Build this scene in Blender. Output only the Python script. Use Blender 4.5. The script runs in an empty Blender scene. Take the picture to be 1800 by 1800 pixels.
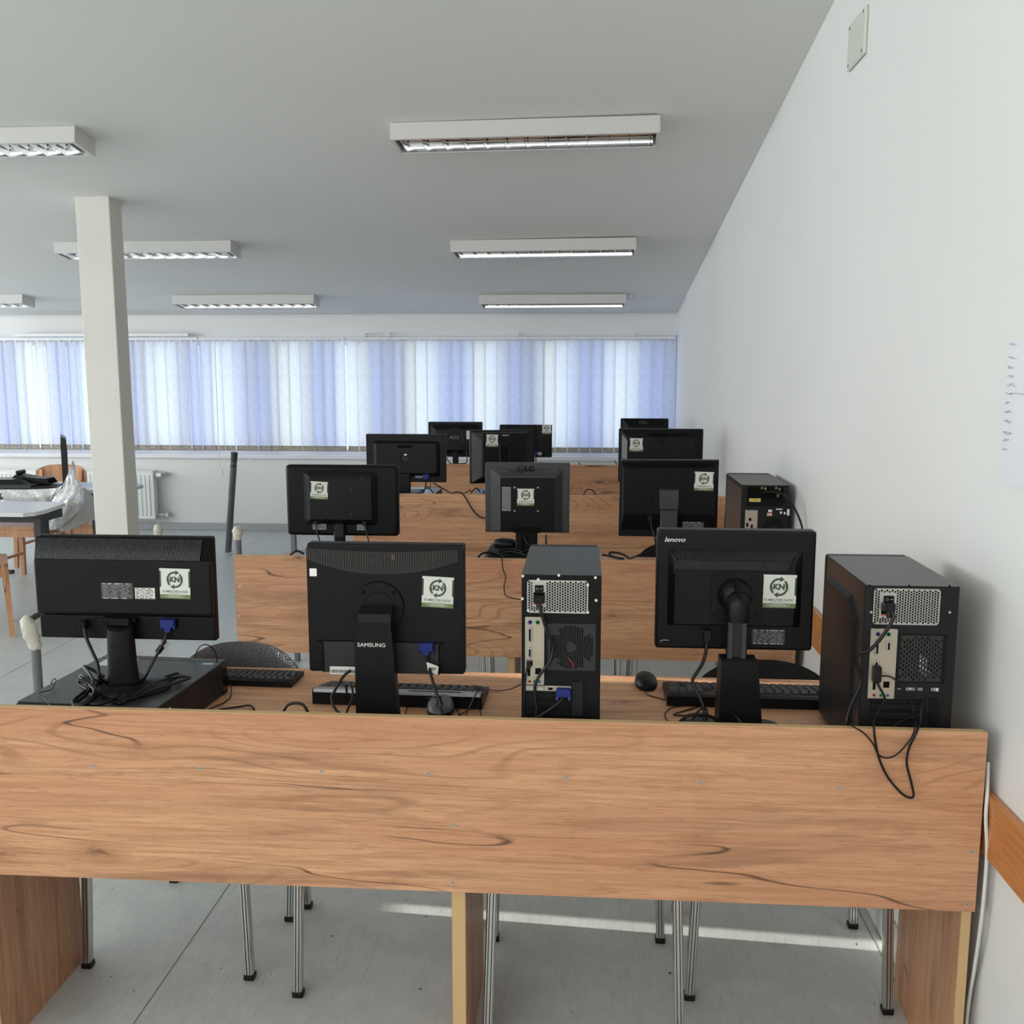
import bpy, math, random
from mathutils import Vector, Matrix, Euler
random.seed(7)
S = bpy.context.scene
COL = S.collection
R = math.radians
# ------------------------------------------------------------------ camera, sky, sun, window light, rear fill, exposure
CAM_F, CAM_PITCH, CAM_YAW, CAM_H = 1725.0, .1455, .0724, 1.65
cd = bpy.data.cameras.new('camera'); cam = bpy.data.objects.new('camera', cd); COL.objects.link(cam)
cam.location = (0, 0, CAM_H); cam.rotation_euler = (math.pi/2-CAM_PITCH, 0, CAM_YAW)
cd.sensor_width = 36; cd.lens = CAM_F/1800*36; cd.clip_start = .05; cd.clip_end = 200
S.camera = cam
S.view_settings.view_transform = 'Standard'; S.view_settings.look = 'None'
S.view_settings.exposure = 0; S.view_settings.gamma = 1; S.view_settings.use_curve_mapping = False
wd = bpy.data.worlds.new('sky'); S.world = wd; wd.use_nodes = True
bg = wd.node_tree.nodes['Background']; bg.inputs[0].default_value = (.66, .81, 1, 1); bg.inputs[1].default_value = 3.5
sd = bpy.data.lights.new('sun', 'SUN'); sun = bpy.data.objects.new('sun', sd); COL.objects.link(sun)
sd.energy = 14; sd.angle = R(.15); sd.color = (1, .95, .86)
sun.rotation_euler = Vector((-1.0, .068, .176)).to_track_quat('Z', 'Y').to_euler()
def area_light(name, loc, direction, sx, sy, e, col):
    a = bpy.data.lights.new(name, 'AREA'); a.shape = 'RECTANGLE'; a.size = sx; a.size_y = sy; a.energy = e; a.color = col
    o = bpy.data.objects.new(name, a); COL.objects.link(o); o.location = loc
    o.rotation_euler = (-Vector(direction)).to_track_quat('Z', 'Y').to_euler(); return o
area_light('left_window_daylight', (-8.75, 5.0, 1.75), (1, 0, -.04), 8, 1.7, 250, (.93, .97, 1))
area_light('left_near_window_daylight', (-8.75, -1.2, 1.9), (1, .3, -.06), 2.2, 1.7, 80, (.97, .98, 1))
area_light('rear_fill_light', (-3.6, -2.75, 2.45), (0, 1, -.16), 10, 1.8, 205, (1, .97, .92))  # fill added behind the camera to lift desk fronts and tops
S.cycles.use_denoising = True
S.cycles.max_bounces = 8; S.cycles.diffuse_bounces = 5; S.cycles.transparent_max_bounces = 12
S.cycles.caustics_reflective = False; S.cycles.caustics_refractive = False
S.cycles.sample_clamp_indirect = 4

# real-world point seen at pixel (x, y) of the photograph when it lies at depth Y (or at height z, or on the plane X)
_M = Euler(cam.rotation_euler).to_matrix()
def ray(x, y): return _M @ Vector(((x-900)/CAM_F, -(y-900)/CAM_F, -1))
def at(x, y, Y): d = ray(x, y); t = Y/d.y; return Vector((d.x*t, Y, CAM_H+d.z*t))
def atz(x, y, z): d = ray(x, y); t = (z-CAM_H)/d.z; return Vector((d.x*t, d.y*t, z))
def rect(p, Y):
    a = at(p[0], p[1], Y); b = at(p[2], p[3], Y); return a.x, b.x, b.z, a.z      # x0,x1,z0,z1

# ------------------------------------------------------------------ materials
MATS = {}
def mat(name, col=(.5, .5, .5), rough=.5, metal=0, spec=.5, bump=None, trans=0, coat=0):
    if name in MATS: return MATS[name]
    m = bpy.data.materials.new(name); m.use_nodes = True; nt = m.node_tree; b = nt.nodes['Principled BSDF']
    b.inputs['Base Color'].default_value = (*col, 1); b.inputs['Roughness'].default_value = rough
    b.inputs['Metallic'].default_value = metal; b.inputs['Specular IOR Level'].default_value = spec
    b.inputs['Transmission Weight'].default_value = trans; b.inputs['Coat Weight'].default_value = coat
    if bump:
        sc, st, dist = bump
        tc = nt.nodes.new('ShaderNodeTexCoord'); n = nt.nodes.new('ShaderNodeTexNoise'); n.inputs['Scale'].default_value = sc
        n.inputs['Detail'].default_value = 3
        bp = nt.nodes.new('ShaderNodeBump'); bp.inputs['Strength'].default_value = st; bp.inputs['Distance'].default_value = dist
        nt.links.new(tc.outputs['Object'], n.inputs['Vector']); nt.links.new(n.outputs[0], bp.inputs['Height']); nt.links.new(bp.outputs[0], b.inputs['Normal'])
    MATS[name] = m; return m
class G:   # tiny node helper
    def __init__(s, m): s.nt = m.node_tree; s.b = s.nt.nodes.get('Principled BSDF')
    def n(s, t, **k):
        o = s.nt.nodes.new(t)
        for a, v in k.items():
            if a.startswith('i_'):
                key = a[2:]; o.inputs[int(key) if key.isdigit() else key].default_value = v
            else: setattr(o, a, v)
        return o
    def l(s, a, b): s.nt.links.new(a, b)
    def math(s, op, a, b=None, c=None):
        o = s.n('ShaderNodeMath', operation=op)
        for i, v in enumerate((a, b, c)):
            if v is None: continue
            if isinstance(v, (int, float)): o.inputs[i].default_value = v
            else: s.l(v, o.inputs[i])
        return o.outputs[0]
    def mix(s, f, a, b):
        o = s.n('ShaderNodeMix', data_type='RGBA')
        for i, v in ((0, f), (6, a), (7, b)):
            if isinstance(v, (int, float)): o.inputs[i].default_value = v
            elif isinstance(v, tuple): o.inputs[i].default_value = (*v, 1)
            else: s.l(v, o.inputs[i])
        return o.outputs[2]
    def rng(s, v, a, b, c=0, d=1):
        o = s.n('ShaderNodeMapRange'); s.l(v, o.inputs[0])
        for i, q in enumerate((a, b, c, d), 1): o.inputs[i].default_value = q
        return o.outputs[0]
def wood(name, axis='x', seed=0.0, bright=1.0, flat=1):
    """light oak-effect laminate: long wavy contour grain, fine pores, a few knots and thin dark cracks"""
    if name in MATS: return MATS[name]
    m = mat(name, (.5, .3, .15), .42, 0, .4); g = G(m)
    tc = g.n('ShaderNodeTexCoord'); mp = g.n('ShaderNodeMapping'); g.l(tc.outputs['Object'], mp.inputs[0])
    mp.inputs['Location'].default_value = (seed*3.1, seed*1.7, seed*.9)
    if axis == 'z': mp.inputs['Rotation'].default_value = (0, R(90), 0)
    if axis == 'y': mp.inputs['Rotation'].default_value = (0, 0, R(90))
    def noise(sx, sy, sz, det=3, dist=0, rough=.5, off=0):
        q = g.n('ShaderNodeMapping'); g.l(mp.outputs[0], q.inputs[0]); q.inputs['Scale'].default_value = (sx, sy, sz); q.inputs['Location'].default_value = (off, off*.7, off*1.3)
        n = g.n('ShaderNodeTexNoise', i_Scale=1.0, i_Detail=det, i_Distortion=dist, i_Roughness=rough); g.l(q.outputs[0], n.inputs['Vector']); return n.outputs[0]
    B = bright
    a = noise(.85, 5.5, 5.5, 1.3, .12)                       # broad field for contour grain
    rings = g.math('SINE', g.math('MULTIPLY', a, 190))
    rings = g.rng(rings, .60, 1.0)
    rmask = g.rng(noise(.9, 4.5, 4.5, 1, 0, .5, 5), .50, .64)
    fine = g.rng(noise(3.2, 95, 95, 5, .5, .65, 2), .36, .64)
    lines = g.rng(g.math('ABSOLUTE', g.math('SUBTRACT', noise(1.8, 38, 38, 3, .3, .55, 17), .5)), .0, .022, 1, 0)
    pores = g.rng(noise(26, 420, 420, 2, 0, .6, 9), .58, .70)
    broad = g.rng(noise(.9, 7.5, 7.5, 3, .3, .55, 13), .32, .68)
    tint = g.rng(noise(.7, 9, 9, 3, .4, .5, 57), .40, .62)
    c = g.mix(broad, (.47*B, .232*B, .125*B), (.60*B, .355*B, .195*B))
    c = g.mix(g.math('MULTIPLY', tint, .24), c, (.50*B, .215*B, .130*B))
    c = g.mix(g.math('MULTIPLY', fine, .68), c, (.37*B, .175*B, .088*B))
    c = g.mix(g.math('MULTIPLY', lines, .42), c, (.26*B, .12*B, .06*B))
    c = g.mix(g.math('MULTIPLY', g.math('MULTIPLY', rings, rmask), .50), c, (.24*B, .11*B, .055*B))
    c = g.mix(g.math('MULTIPLY', pores, .45), c, (.22*B, .11*B, .055*B))
    st = g.rng(noise(1.3, 13, 13, 4, .8, .6, 21), .53, .72)      # smoky streaks
    c = g.mix(g.math('MULTIPLY', st, .62), c, (.19*B, .098*B, .055*B))
    cr = g.math('ABSOLUTE', g.math('SUBTRACT', noise(.75, 7.5, 7.5, 2.5, .1, .5, 31), .5))   # thin dark cracks
    cr = g.rng(cr, .0, .0060, 1, 0)
    cm = g.rng(noise(2.0, 6, 6, 1, 0, .5, 44), .50, .56)
    c = g.mix(g.math('MULTIPLY', g.math('MULTIPLY', cr, cm), .9), c, (.045, .022, .013))
    kq = g.n('ShaderNodeMapping'); g.l(mp.outputs[0], kq.inputs[0]); kq.inputs['Scale'].default_value = (3.0, 0 if flat == 1 else 8, 8 if flat == 1 else 0)
    kq.inputs['Location'].default_value = (seed, seed*2.3, seed*1.1)
    vo = g.n('ShaderNodeTexVoronoi', i_Scale=1.0); g.l(kq.outputs[0], vo.inputs['Vector'])
    wob = g.math('MULTIPLY', g.math('SUBTRACT', noise(22, 60, 60, 4, .8, .7, 3), .5), .34)
    kd = g.math('ADD', vo.outputs['Distance'], wob)
    kn = g.rng(kd, .02, .10, 1, 0); ks = g.rng(kd, .03, .30, 1, 0)
    sep = g.n('ShaderNodeSeparateColor'); g.l(vo.outputs['Color'], sep.inputs[0]); km = g.rng(sep.outputs[0], .48, .50)
    c = g.mix(g.math('MULTIPLY', g.math('MULTIPLY', ks, km), .55), c, (.24*B, .11*B, .055*B))
    c = g.mix(g.math('MULTIPLY', g.math('MULTIPLY', kn, km), .75), c, (.10, .05, .028))
    g.l(c, g.b.inputs['Base Color'])
    bp = g.n('ShaderNodeBump', i_Strength=.12, i_Distance=.002); g.l(fine, bp.inputs['Height']); g.l(bp.outputs[0], g.b.inputs['Normal'])
    return m
def fabric(name, col, scale=900, strength=.6, rough=.9, spec=.3, vary=.5):
    m = mat(name, col, rough, 0, spec); g = G(m)
    tc = g.n('ShaderNodeTexCoord'); n = g.n('ShaderNodeTexNoise', i_Scale=scale, i_Detail=2.0); g.l(tc.outputs['Object'], n.inputs['Vector'])
    c = g.mix(g.math('MULTIPLY', g.rng(n.outputs[0], .4, .65), vary), col, tuple(min(1, q*2.6+.01) for q in col))
    g.l(c, g.b.inputs['Base Color'])
    bp = g.n('ShaderNodeBump', i_Strength=strength, i_Distance=.002); g.l(n.outputs[0], bp.inputs['Height']); g.l(bp.outputs[0], g.b.inputs['Normal'])
    return m
def plaster(name, col, mott=.03, rough=.85):
    m = mat(name, col, rough, 0, .25); g = G(m)
    tc = g.n('ShaderNodeTexCoord'); n = g.n('ShaderNodeTexNoise', i_Scale=1.3, i_Detail=4.0); g.l(tc.outputs['Object'], n.inputs['Vector'])
    n2 = g.n('ShaderNodeTexNoise', i_Scale=260.0, i_Detail=3.0); g.l(tc.outputs['Object'], n2.inputs['Vector'])
    c = g.mix(g.rng(n.outputs[0], .35, .65), tuple(q*(1-mott) for q in col), tuple(min(1, q*(1+mott)) for q in col)); g.l(c, g.b.inputs['Base Color'])
    bp = g.n('ShaderNodeBump', i_Strength=.10, i_Distance=.002); g.l(n2.outputs[0], bp.inputs['Height']); g.l(bp.outputs[0], g.b.inputs['Normal'])
    return m
WALL = plaster('wall_paint', (.75, .755, .74), .012)
CEIL = plaster('ceiling_paint', (.74, .75, .73), .012)
COLM = plaster('column_paint', (.70, .69, .64))
WHITE = mat('white_metal', (.72, .74, .76), .35)
WHITEP = mat('white_plastic', (.78, .78, .76), .4)
RAD = mat('radiator_enamel', (.74, .76, .74), .35)
CHROME = mat('chrome', (.62, .62, .60), .22, 1)
ALU = mat('polished_aluminium', (.86, .88, .90), .12, 1)
STEEL = mat('galvanised_steel', (.50, .49, .46), .38, .85, bump=(60, .1, .001))
BEIGE = mat('port_shield', (.43, .38, .30), .42, .5, bump=(40, .15, .001))
GREYM = mat('painted_pole', (.085, .092, .10), .45)
POSTG = mat('post_grey', (.13, .135, .14), .5)
BLK = mat('black_plastic', (.0042, .0044, .0048), .42, 0, .15, bump=(900, .15, .0006))
BLK2 = mat('black_plastic_fine', (.0055, .0058, .0064), .38, 0, .18, bump=(1500, .1, .0004))
BLKG = mat('gloss_black_plastic', (.006, .006, .007), .14, 0, .4)
DARK = mat('slot_black', (.003, .003, .003), .8, 0, .1)
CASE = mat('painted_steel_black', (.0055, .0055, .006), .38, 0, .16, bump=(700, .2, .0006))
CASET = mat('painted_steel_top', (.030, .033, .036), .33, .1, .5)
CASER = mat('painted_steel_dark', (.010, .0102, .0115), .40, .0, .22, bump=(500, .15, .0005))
DGREY = mat('dark_grey_plastic', (.035, .037, .040), .45, 0, .35)
KEYM = mat('key_plastic', (.022, .023, .025), .5)
SILV = mat('silver_plastic', (.36, .36, .37), .35, .4)
RUB = mat('cable_rubber', (.004, .004, .0042), .36, 0, .3)
BLUE = mat('vga_blue', (.010, .020, .15), .35, 0, .3)
SCREW = mat('screw_metal', (.55, .54, .52), .3, .9)
SCREWW = mat('screw_white', (.74, .74, .72), .4)
STW = mat('sticker_white', (.60, .62, .57), .5)
STO = mat('sticker_olive', (.045, .060, .028), .5)
STG = mat('sticker_green', (.12, .175, .065), .5)
PRW = mat('print_white', (.62, .62, .60), .5)
PRG = mat('print_grey', (.20, .20, .20), .5)
PRD = mat('emboss_dark', (.003, .003, .003), .5, 0, .1)
PRK = mat('print_black', (.03, .03, .03), .6)
PAPER = mat('paper', (.74, .75, .80), .7)
INK = mat('ink', (.30, .32, .42), .7)
PINK = mat('pink_label', (.62, .36, .30), .5)
YEL = mat('yellow_label', (.62, .50, .10), .5)
GRN = mat('port_green', (.02, .22, .10), .4)
PUR = mat('port_purple', (.08, .07, .28), .4)
REDP = mat('port_red', (.35, .04, .05), .4)
RED = mat('red_wire', (.45, .01, .02), .4)
WCAB = mat('white_cable', (.62, .63, .60), .4)
ORW = mat('edge_band', (.54, .36, .175), .5)
BEECH = wood('beech', 'z', 3.3, 1.15)
FELT = fabric('black_fabric', (.010, .010, .011), 700, .8)
LEATH = fabric('black_leatherette', (.006, .006, .007), 300, 1.0, .24, .9, .15)
TAPE = mat('wrapping_tape', (.56, .54, .46), .45, bump=(60, .6, .01))
BAG = mat('thin_plastic', (.62, .62, .60), .3, bump=(120, .9, .006))
RAIL = wood('rail_wood', 'y', 5.2, 1.0)
def rail_tone():
    m = mat('rail_pine', (.42, .155, .035), .38, 0, .5, coat=.3); g = G(m)
    tc = g.n('ShaderNodeTexCoord'); q = g.n('ShaderNodeMapping'); g.l(tc.outputs['Object'], q.inputs[0]); q.inputs['Scale'].default_value = (8, 1.6, 14)
    n = g.n('ShaderNodeTexNoise', i_Scale=1.0, i_Detail=2.0, i_Distortion=.4); g.l(q.outputs[0], n.inputs['Vector'])
    r = g.rng(g.math('SINE', g.math('MULTIPLY', n.outputs[0], 90)), .2, 1)
    g.l(g.mix(g.math('MULTIPLY', r, .5), (.50, .20, .055), (.32, .105, .022)), g.b.inputs['Base Color']); return m
RAILM = rail_tone()
def floor_mat():
    m = mat('linoleum', (.3, .31, .3), .36, 0, .45); g = G(m)
    tc = g.n('ShaderNodeTexCoord'); n = g.n('ShaderNodeTexNoise', i_Scale=9.0, i_Detail=6.0, i_Roughness=.7); g.l(tc.outputs['Object'], n.inputs['Vector'])
    q = g.n('ShaderNodeMapping'); g.l(tc.outputs['Object'], q.inputs[0]); q.inputs['Scale'].default_value = (90, 14, 1)
    n2 = g.n('ShaderNodeTexNoise', i_Scale=1.0, i_Detail=4.0, i_Distortion=.8); g.l(q.outputs[0], n2.inputs['Vector'])
    c = g.mix(g.rng(n.outputs[0], .35, .65), (.45, .475, .465), (.52, .545, .53))
    c = g.mix(g.math('MULTIPLY', g.rng(n2.outputs[0], .5, .7), .35), c, (.33, .345, .33))
    sp = g.n('ShaderNodeTexNoise', i_Scale=34.0, i_Detail=1.0); g.l(tc.outputs['Object'], sp.inputs['Vector'])
    c = g.mix(g.rng(sp.outputs[0], .78, .80), c, (.09, .08, .07))
    g.l(c, g.b.inputs['Base Color']); g.l(g.rng(n.outputs[0], .3, .7, .30, .44), g.b.inputs['Roughness'])
    bp = g.n('ShaderNodeBump', i_Strength=.05, i_Distance=.01); g.l(n2.outputs[0], bp.inputs['Height']); g.l(bp.outputs[0], g.b.inputs['Normal'])
    return m
FLOOR = floor_mat()
def blind_cloth(name, col):
    m = bpy.data.materials.new(name); m.use_nodes = True; nt = m.node_tree; g = G(m); nt.nodes.remove(g.b)
    tc = g.n('ShaderNodeTexCoord'); q = g.n('ShaderNodeMapping'); g.l(tc.outputs['Object'], q.inputs[0]); q.inputs['Scale'].default_value = (220, 60, 18)
    n = g.n('ShaderNodeTexNoise', i_Scale=1.0, i_Detail=3.0); g.l(q.outputs[0], n.inputs['Vector'])
    q2 = g.n('ShaderNodeMapping'); g.l(tc.outputs['Object'], q2.inputs[0]); q2.inputs['Scale'].default_value = (22, 22, 260)
    n2 = g.n('ShaderNodeTexNoise', i_Scale=1.0, i_Detail=3.0); g.l(q2.outputs[0], n2.inputs['Vector'])
    w = g.math('ADD', g.math('MULTIPLY', n.outputs[0], .5), g.math('MULTIPLY', n2.outputs[0], .5))
    c = g.mix(g.rng(w, .38, .62), tuple(x*.86 for x in col), tuple(min(1, x*1.06) for x in col))
    d = g.n('ShaderNodeBsdfDiffuse'); t = g.n('ShaderNodeBsdfTranslucent'); g.l(c, d.inputs[0]); g.l(c, t.inputs[0])
    mx = g.n('ShaderNodeMixShader', i_0=.5); g.l(d.outputs[0], mx.inputs[1]); g.l(t.outputs[0], mx.inputs[2])
    g.l(mx.outputs[0], nt.nodes['Material Output'].inputs[0]); return m
CLOTH = [blind_cloth('blind_cloth', (.80, .80, .80)), blind_cloth('blind_cloth_cream', (.80, .77, .72))]
WEIGHTM = blind_cloth('weight_pocket', (.55, .50, .42))
def glass(name, col, gl=.06):
    m = bpy.data.materials.new(name); m.use_nodes = True; nt = m.node_tree; g = G(m); nt.nodes.remove(g.b)
    t = g.n('ShaderNodeBsdfTransparent'); t.inputs[0].default_value = (*col, 1); s = g.n('ShaderNodeBsdfGlossy', i_Roughness=.03)
    mx = g.n('ShaderNodeMixShader', i_0=gl); g.l(t.outputs[0], mx.inputs[1]); g.l(s.outputs[0], mx.inputs[2]); g.l(mx.outputs[0], nt.nodes['Material Output'].inputs[0]); return m
GLC = glass('clear_glass', (1, 1, 1)); GLB = glass('dull_band_glass', (.56, .61, .80))  # bluish tint added to dim alternate groups of blind slats
def bubble():
    m = mat('bubble_wrap', (.74, .75, .74), .22, 0, .6, trans=.25); g = G(m)
    tc = g.n('ShaderNodeTexCoord'); v = g.n('ShaderNodeTexVoronoi', i_Scale=58.0); g.l(tc.outputs['Object'], v.inputs['Vector'])
    g.l(g.mix(g.rng(v.outputs['Distance'], .15, .6), (.80, .81, .81), (.56, .57, .58)), g.b.inputs['Base Color'])
    bp = g.n('ShaderNodeBump', i_Strength=.45, i_Distance=.005); g.l(v.outputs['Distance'], bp.inputs['Height']); g.l(bp.outputs[0], g.b.inputs['Normal']); return m
BUB = bubble()

# ------------------------------------------------------------------ mesh building
def rrect(x0, x1, z0, z1, r, n=5):
    if not isinstance(r, (tuple, list)): r = (r,)*4
    pts = []
    for (cx, cz, a, q) in ((x1-r[0], z1-r[0], 0, r[0]), (x0+r[1], z1-r[1], 90, r[1]), (x0+r[2], z0+r[2], 180, r[2]), (x1-r[3], z0+r[3], 270, r[3])):
        for i in range(n+1):
            t = R(a+90*i/n); pts.append((cx+q*math.cos(t), cz+q*math.sin(t)))
    return pts
def smooth_path(p, k=6):
    p = [Vector(q) for q in p]; out = []
    for i in range(len(p)-1):
        a = p[max(0, i-1)]; b = p[i]; c = p[i+1]; d = p[min(len(p)-1, i+2)]
        for j in range(k):
            t = j/k; out.append(.5*((2*b)+(c-a)*t+(2*a-5*b+4*c-d)*t*t+(3*b-a-3*c+d)*t**3))
    out.append(p[-1]); return out
class MB:
    def __init__(s, *mats): s.v = []; s.f = []; s.m = []; s.s = []; s.mats = list(mats) or [BLK]; s.M = None
    def mi(s, m):
        if m is None: return 0
        if m not in s.mats: s.mats.append(m)
        return s.mats.index(m)
    def add(s, v, f, m=None, smooth=False):
        o = len(s.v); k = s.mi(m)
        s.v += [tuple(s.M @ Vector(q)) if s.M else tuple(q) for q in v]
        for q in f: s.f.append([i+o for i in q]); s.m.append(k); s.s.append(smooth)
    def box(s, x0, x1, y0, y1, z0, z1, m=None, c=0):
        if c <= 0:
            v = [(x, y, z) for x in (x0, x1) for y in (y0, y1) for z in (z0, z1)]
            s.add(v, [(0, 1, 3, 2), (4, 6, 7, 5), (0, 4, 5, 1), (2, 3, 7, 6), (0, 2, 6, 4), (1, 5, 7, 3)], m); return
        X = (x0, x1); Y = (y0, y1); Z = (z0, z1); v = []; idx = {}
        for i in (0, 1):
            for j in (0, 1):
                for k in (0, 1):
                    px, py, pz = X[i], Y[j], Z[k]; sx, sy, sz = (1, -1)[i], (1, -1)[j], (1, -1)[k]
                    idx[i, j, k] = len(v); v += [(px, py+sy*c, pz+sz*c), (px+sx*c, py, pz+sz*c), (px+sx*c, py+sy*c, pz)]
        f = []
        for a, t in ((0, 0), (1, 1), (2, 2)):
            for e in (0, 1):
                q = []
                for (p, r_) in ((0, 0), (1, 0), (1, 1), (0, 1)):
                    k = [0, 0, 0]; k[a] = e; o2 = [w for w in (0, 1, 2) if w != a]; k[o2[0]] = p; k[o2[1]] = r_
                    q.append(idx[tuple(k)]+a)
                f.append(q)
        for a in (0, 1, 2):
            b, d = [w for w in (0, 1, 2) if w != a]
            for p in (0, 1):
                for r_ in (0, 1):
                    k0 = [0, 0, 0]; k1 = [0, 0, 0]; k1[a] = 1; k0[b] = k1[b] = p; k0[d] = k1[d] = r_
                    A = idx[tuple(k0)]; B = idx[tuple(k1)]; f.append((A+b, A+d, B+d, B+b))
        for k in idx.values(): f.append((k, k+1, k+2))
        s.add(v, f, m)
    def loft(s, loops, m=None, smooth=True, cap=True):
        n = len(loops[0]); v = [p for l in loops for p in l]; f = []
        for a in range(len(loops)-1):
            for i in range(n): j = (i+1) % n; f.append((a*n+i, a*n+j, (a+1)*n+j, (a+1)*n+i))
        s.add(v, f, m, smooth)
        if cap:
            s.add(list(loops[0]), [list(range(n))[::-1]], m); s.add(list(loops[-1]), [list(range(n))], m)
    def prism(s, poly, y0, y1, m=None, ax='y', smooth=False):
        def q(p, t): return {'y': (p[0], t, p[1]), 'x': (t, p[0], p[1]), 'z': (p[0], p[1], t)}[ax]
        s.loft([[q(p, y0) for p in poly], [q(p, y1) for p in poly]], m, smooth)
    def slab(s, x0, x1, z0, z1, y0, y1, r=.008, ch=.004, m=None, inset=None):
        """rounded rectangle plate; back (towards -Y) edge chamfered by ch"""
        def L(i, y): return [(p[0], y, p[1]) for p in rrect(x0+i, x1-i, z0+i, z1-i, max(r-i*.5, .0006))]
        s.loft([L(ch, y0), L(ch*.3, y0+ch*.3), L(0, y0+ch), L(0, y1-ch*.5), L(ch*.5, y1)], m, False)
    def frustum(s, a, b, ya, yb, ra=.004, rb=.004, m=None, cap=True):
        """rounded rectangle a=(x0,x1,z0,z1) at ya lofted to b at yb"""
        s.loft([[(p[0], ya, p[1]) for p in rrect(*a, ra)], [(p[0], yb, p[1]) for p in rrect(*b, rb)]], m, False, cap)
    def cyl(s, p0, p1, r0, r1=None, n=14, m=None, smooth=True):
        r1 = r0 if r1 is None else r1; p0 = Vector(p0); p1 = Vector(p1); d = (p1-p0).normalized()
        u = d.orthogonal().normalized(); w = d.cross(u)
        s.loft([[tuple(p+(u*math.cos(2*math.pi*i/n)+w*math.sin(2*math.pi*i/n))*r) for i in range(n)] for p, r in ((p0, r0), (p1, r1))], m, smooth)
    def tube(s, pts, r, n=7, m=None, k=5):
        p = smooth_path(pts, k) if k > 1 else [Vector(q) for q in pts]; loops = []; u = None
        for i, q in enumerate(p):
            d = (p[min(i+1, len(p)-1)]-p[max(i-1, 0)])
            if d.length < 1e-9: d = Vector((0, 0, 1))
            d.normalize()
            if u is None: u = d.orthogonal().normalized()
            u = (u-d*u.dot(d))
            u = u.normalized() if u.length > 1e-6 else d.orthogonal().normalized()
            w = d.cross(u); rr = r[0]+(r[1]-r[0])*i/(len(p)-1) if isinstance(r, tuple) else r
            loops.append([tuple(q+(u*math.cos(2*math.pi*j/n)+w*math.sin(2*math.pi*j/n))*rr) for j in range(n)])
        s.loft(loops, m, True)
    def ell(s, c, rx, ry, rz, m=None, nu=14, nv=8, zmin=-1):
        loops = []
        for j in range(nv+1):
            t = max(math.sin(-math.pi/2+math.pi*j/nv), zmin); q = math.sqrt(max(0, 1-t*t))+1e-4
            loops.append([(c[0]+rx*q*math.cos(2*math.pi*i/nu), c[1]+ry*q*math.sin(2*math.pi*i/nu), c[2]+rz*t) for i in range(nu)])
        s.loft(loops, m, True)
    def grid(s, fn, nu, nv, m=None, smooth=True, th=None):
        v = [fn(i/nu, j/nv) for j in range(nv+1) for i in range(nu+1)]
        f = [(j*(nu+1)+i, j*(nu+1)+i+1, (j+1)*(nu+1)+i+1, (j+1)*(nu+1)+i) for j in range(nv) for i in range(nu)]
        s.add(v, f, m, smooth)
    def perf(s, x0, x1, z0, z1, y, nx, nz, fill=.78, mask=None, stagger=True, depth=.0015, m=None, hexy=True):
        """metal sheet with real holes (towards -Y)"""
        cw = (x1-x0)/nx; chh = (z1-z0)/nz
        for i in range(nx):
            for j in range(nz):
                cx = x0+(i+.5)*cw; cz = z0+(j+.5)*chh; off = 0
                if stagger and i % 2: off = chh/2
                a0, a1 = cx-cw/2, cx+cw/2; b0, b1 = cz-chh/2+off, cz+chh/2+off; b1 = min(b1, z1)
                if b1-b0 < chh*.6: s.add([(a0, y, b0), (a1, y, b0), (a1, y, b1), (a0, y, b1)], [(0, 1, 2, 3)], m); continue
                if off and j == 0: s.add([(a0, y, z0), (a1, y, z0), (a1, y, b0), (a0, y, b0)], [(0, 1, 2, 3)], m)
                c2 = (b0+b1)/2
                if mask and not mask(cx, c2): s.add([(a0, y, b0), (a1, y, b0), (a1, y, b1), (a0, y, b1)], [(0, 1, 2, 3)], m); continue
                O = [(a1, c2), (a1, b1), (cx, b1), (a0, b1), (a0, c2), (a0, b0), (cx, b0), (a1, b0)]
                hx, hz = cw/2*fill, (b1-b0)/2*fill
                k = .88 if hexy else .7
                I = [(cx+hx, c2), (cx+hx*.8, c2+hz*k), (cx, c2+hz), (cx-hx*.8, c2+hz*k), (cx-hx, c2), (cx-hx*.8, c2-hz*k), (cx, c2-hz), (cx+hx*.8, c2-hz*k)]
                v = [(p[0], y, p[1]) for p in O]+[(p[0], y, p[1]) for p in I]+[(p[0], y+depth, p[1]) for p in I]
                f = [(q, (q+1) % 8, 8+(q+1) % 8, 8+q) for q in range(8)]+[(8+q, 8+(q+1) % 8, 16+(q+1) % 8, 16+q) for q in range(8)]
                s.add(v, f, m)
    def text(s, t, x, z, y, size, m=None, align='CENTER', bold=0, shear=0, depth=.0003, sx=1, rot=0, valign='CENTER'):
        c = bpy.data.curves.new('t', 'FONT'); c.body = t; c.size = size; c.align_x = align; c.align_y = valign; c.offset = bold; c.shear = shear; c.resolution_u = 3
        o = bpy.data.objects.new('t', c); me = bpy.data.meshes.new_from_object(o)
        ca, sa = math.cos(rot), math.sin(rot)
        v = [(x+(p.co.x*sx)*ca-p.co.y*sa, y, z+(p.co.x*sx)*sa+p.co.y*ca) for p in me.vertices]; f = [list(p.vertices) for p in me.polygons]
        s.add(v, f, m); bpy.data.objects.remove(o); bpy.data.curves.remove(c); bpy.data.meshes.remove(me)
    def mesh(s, name, off=(0, 0, 0)):
        me = bpy.data.meshes.new(name); ox, oy, oz = off
        me.from_pydata([(a-ox, b-oy, c-oz) for a, b, c in s.v], [], s.f)
        for m in s.mats: me.materials.append(m)
        me.polygons.foreach_set('material_index', s.m); me.polygons.foreach_set('use_smooth', s.s); me.update(); return me
ORG = {}
def tag(o, label=None, cat=None, group=None, kind=None):
    if label: o['label'] = label
    if cat: o['category'] = cat
    if group: o['group'] = group
    if kind: o['kind'] = kind
    return o
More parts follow.
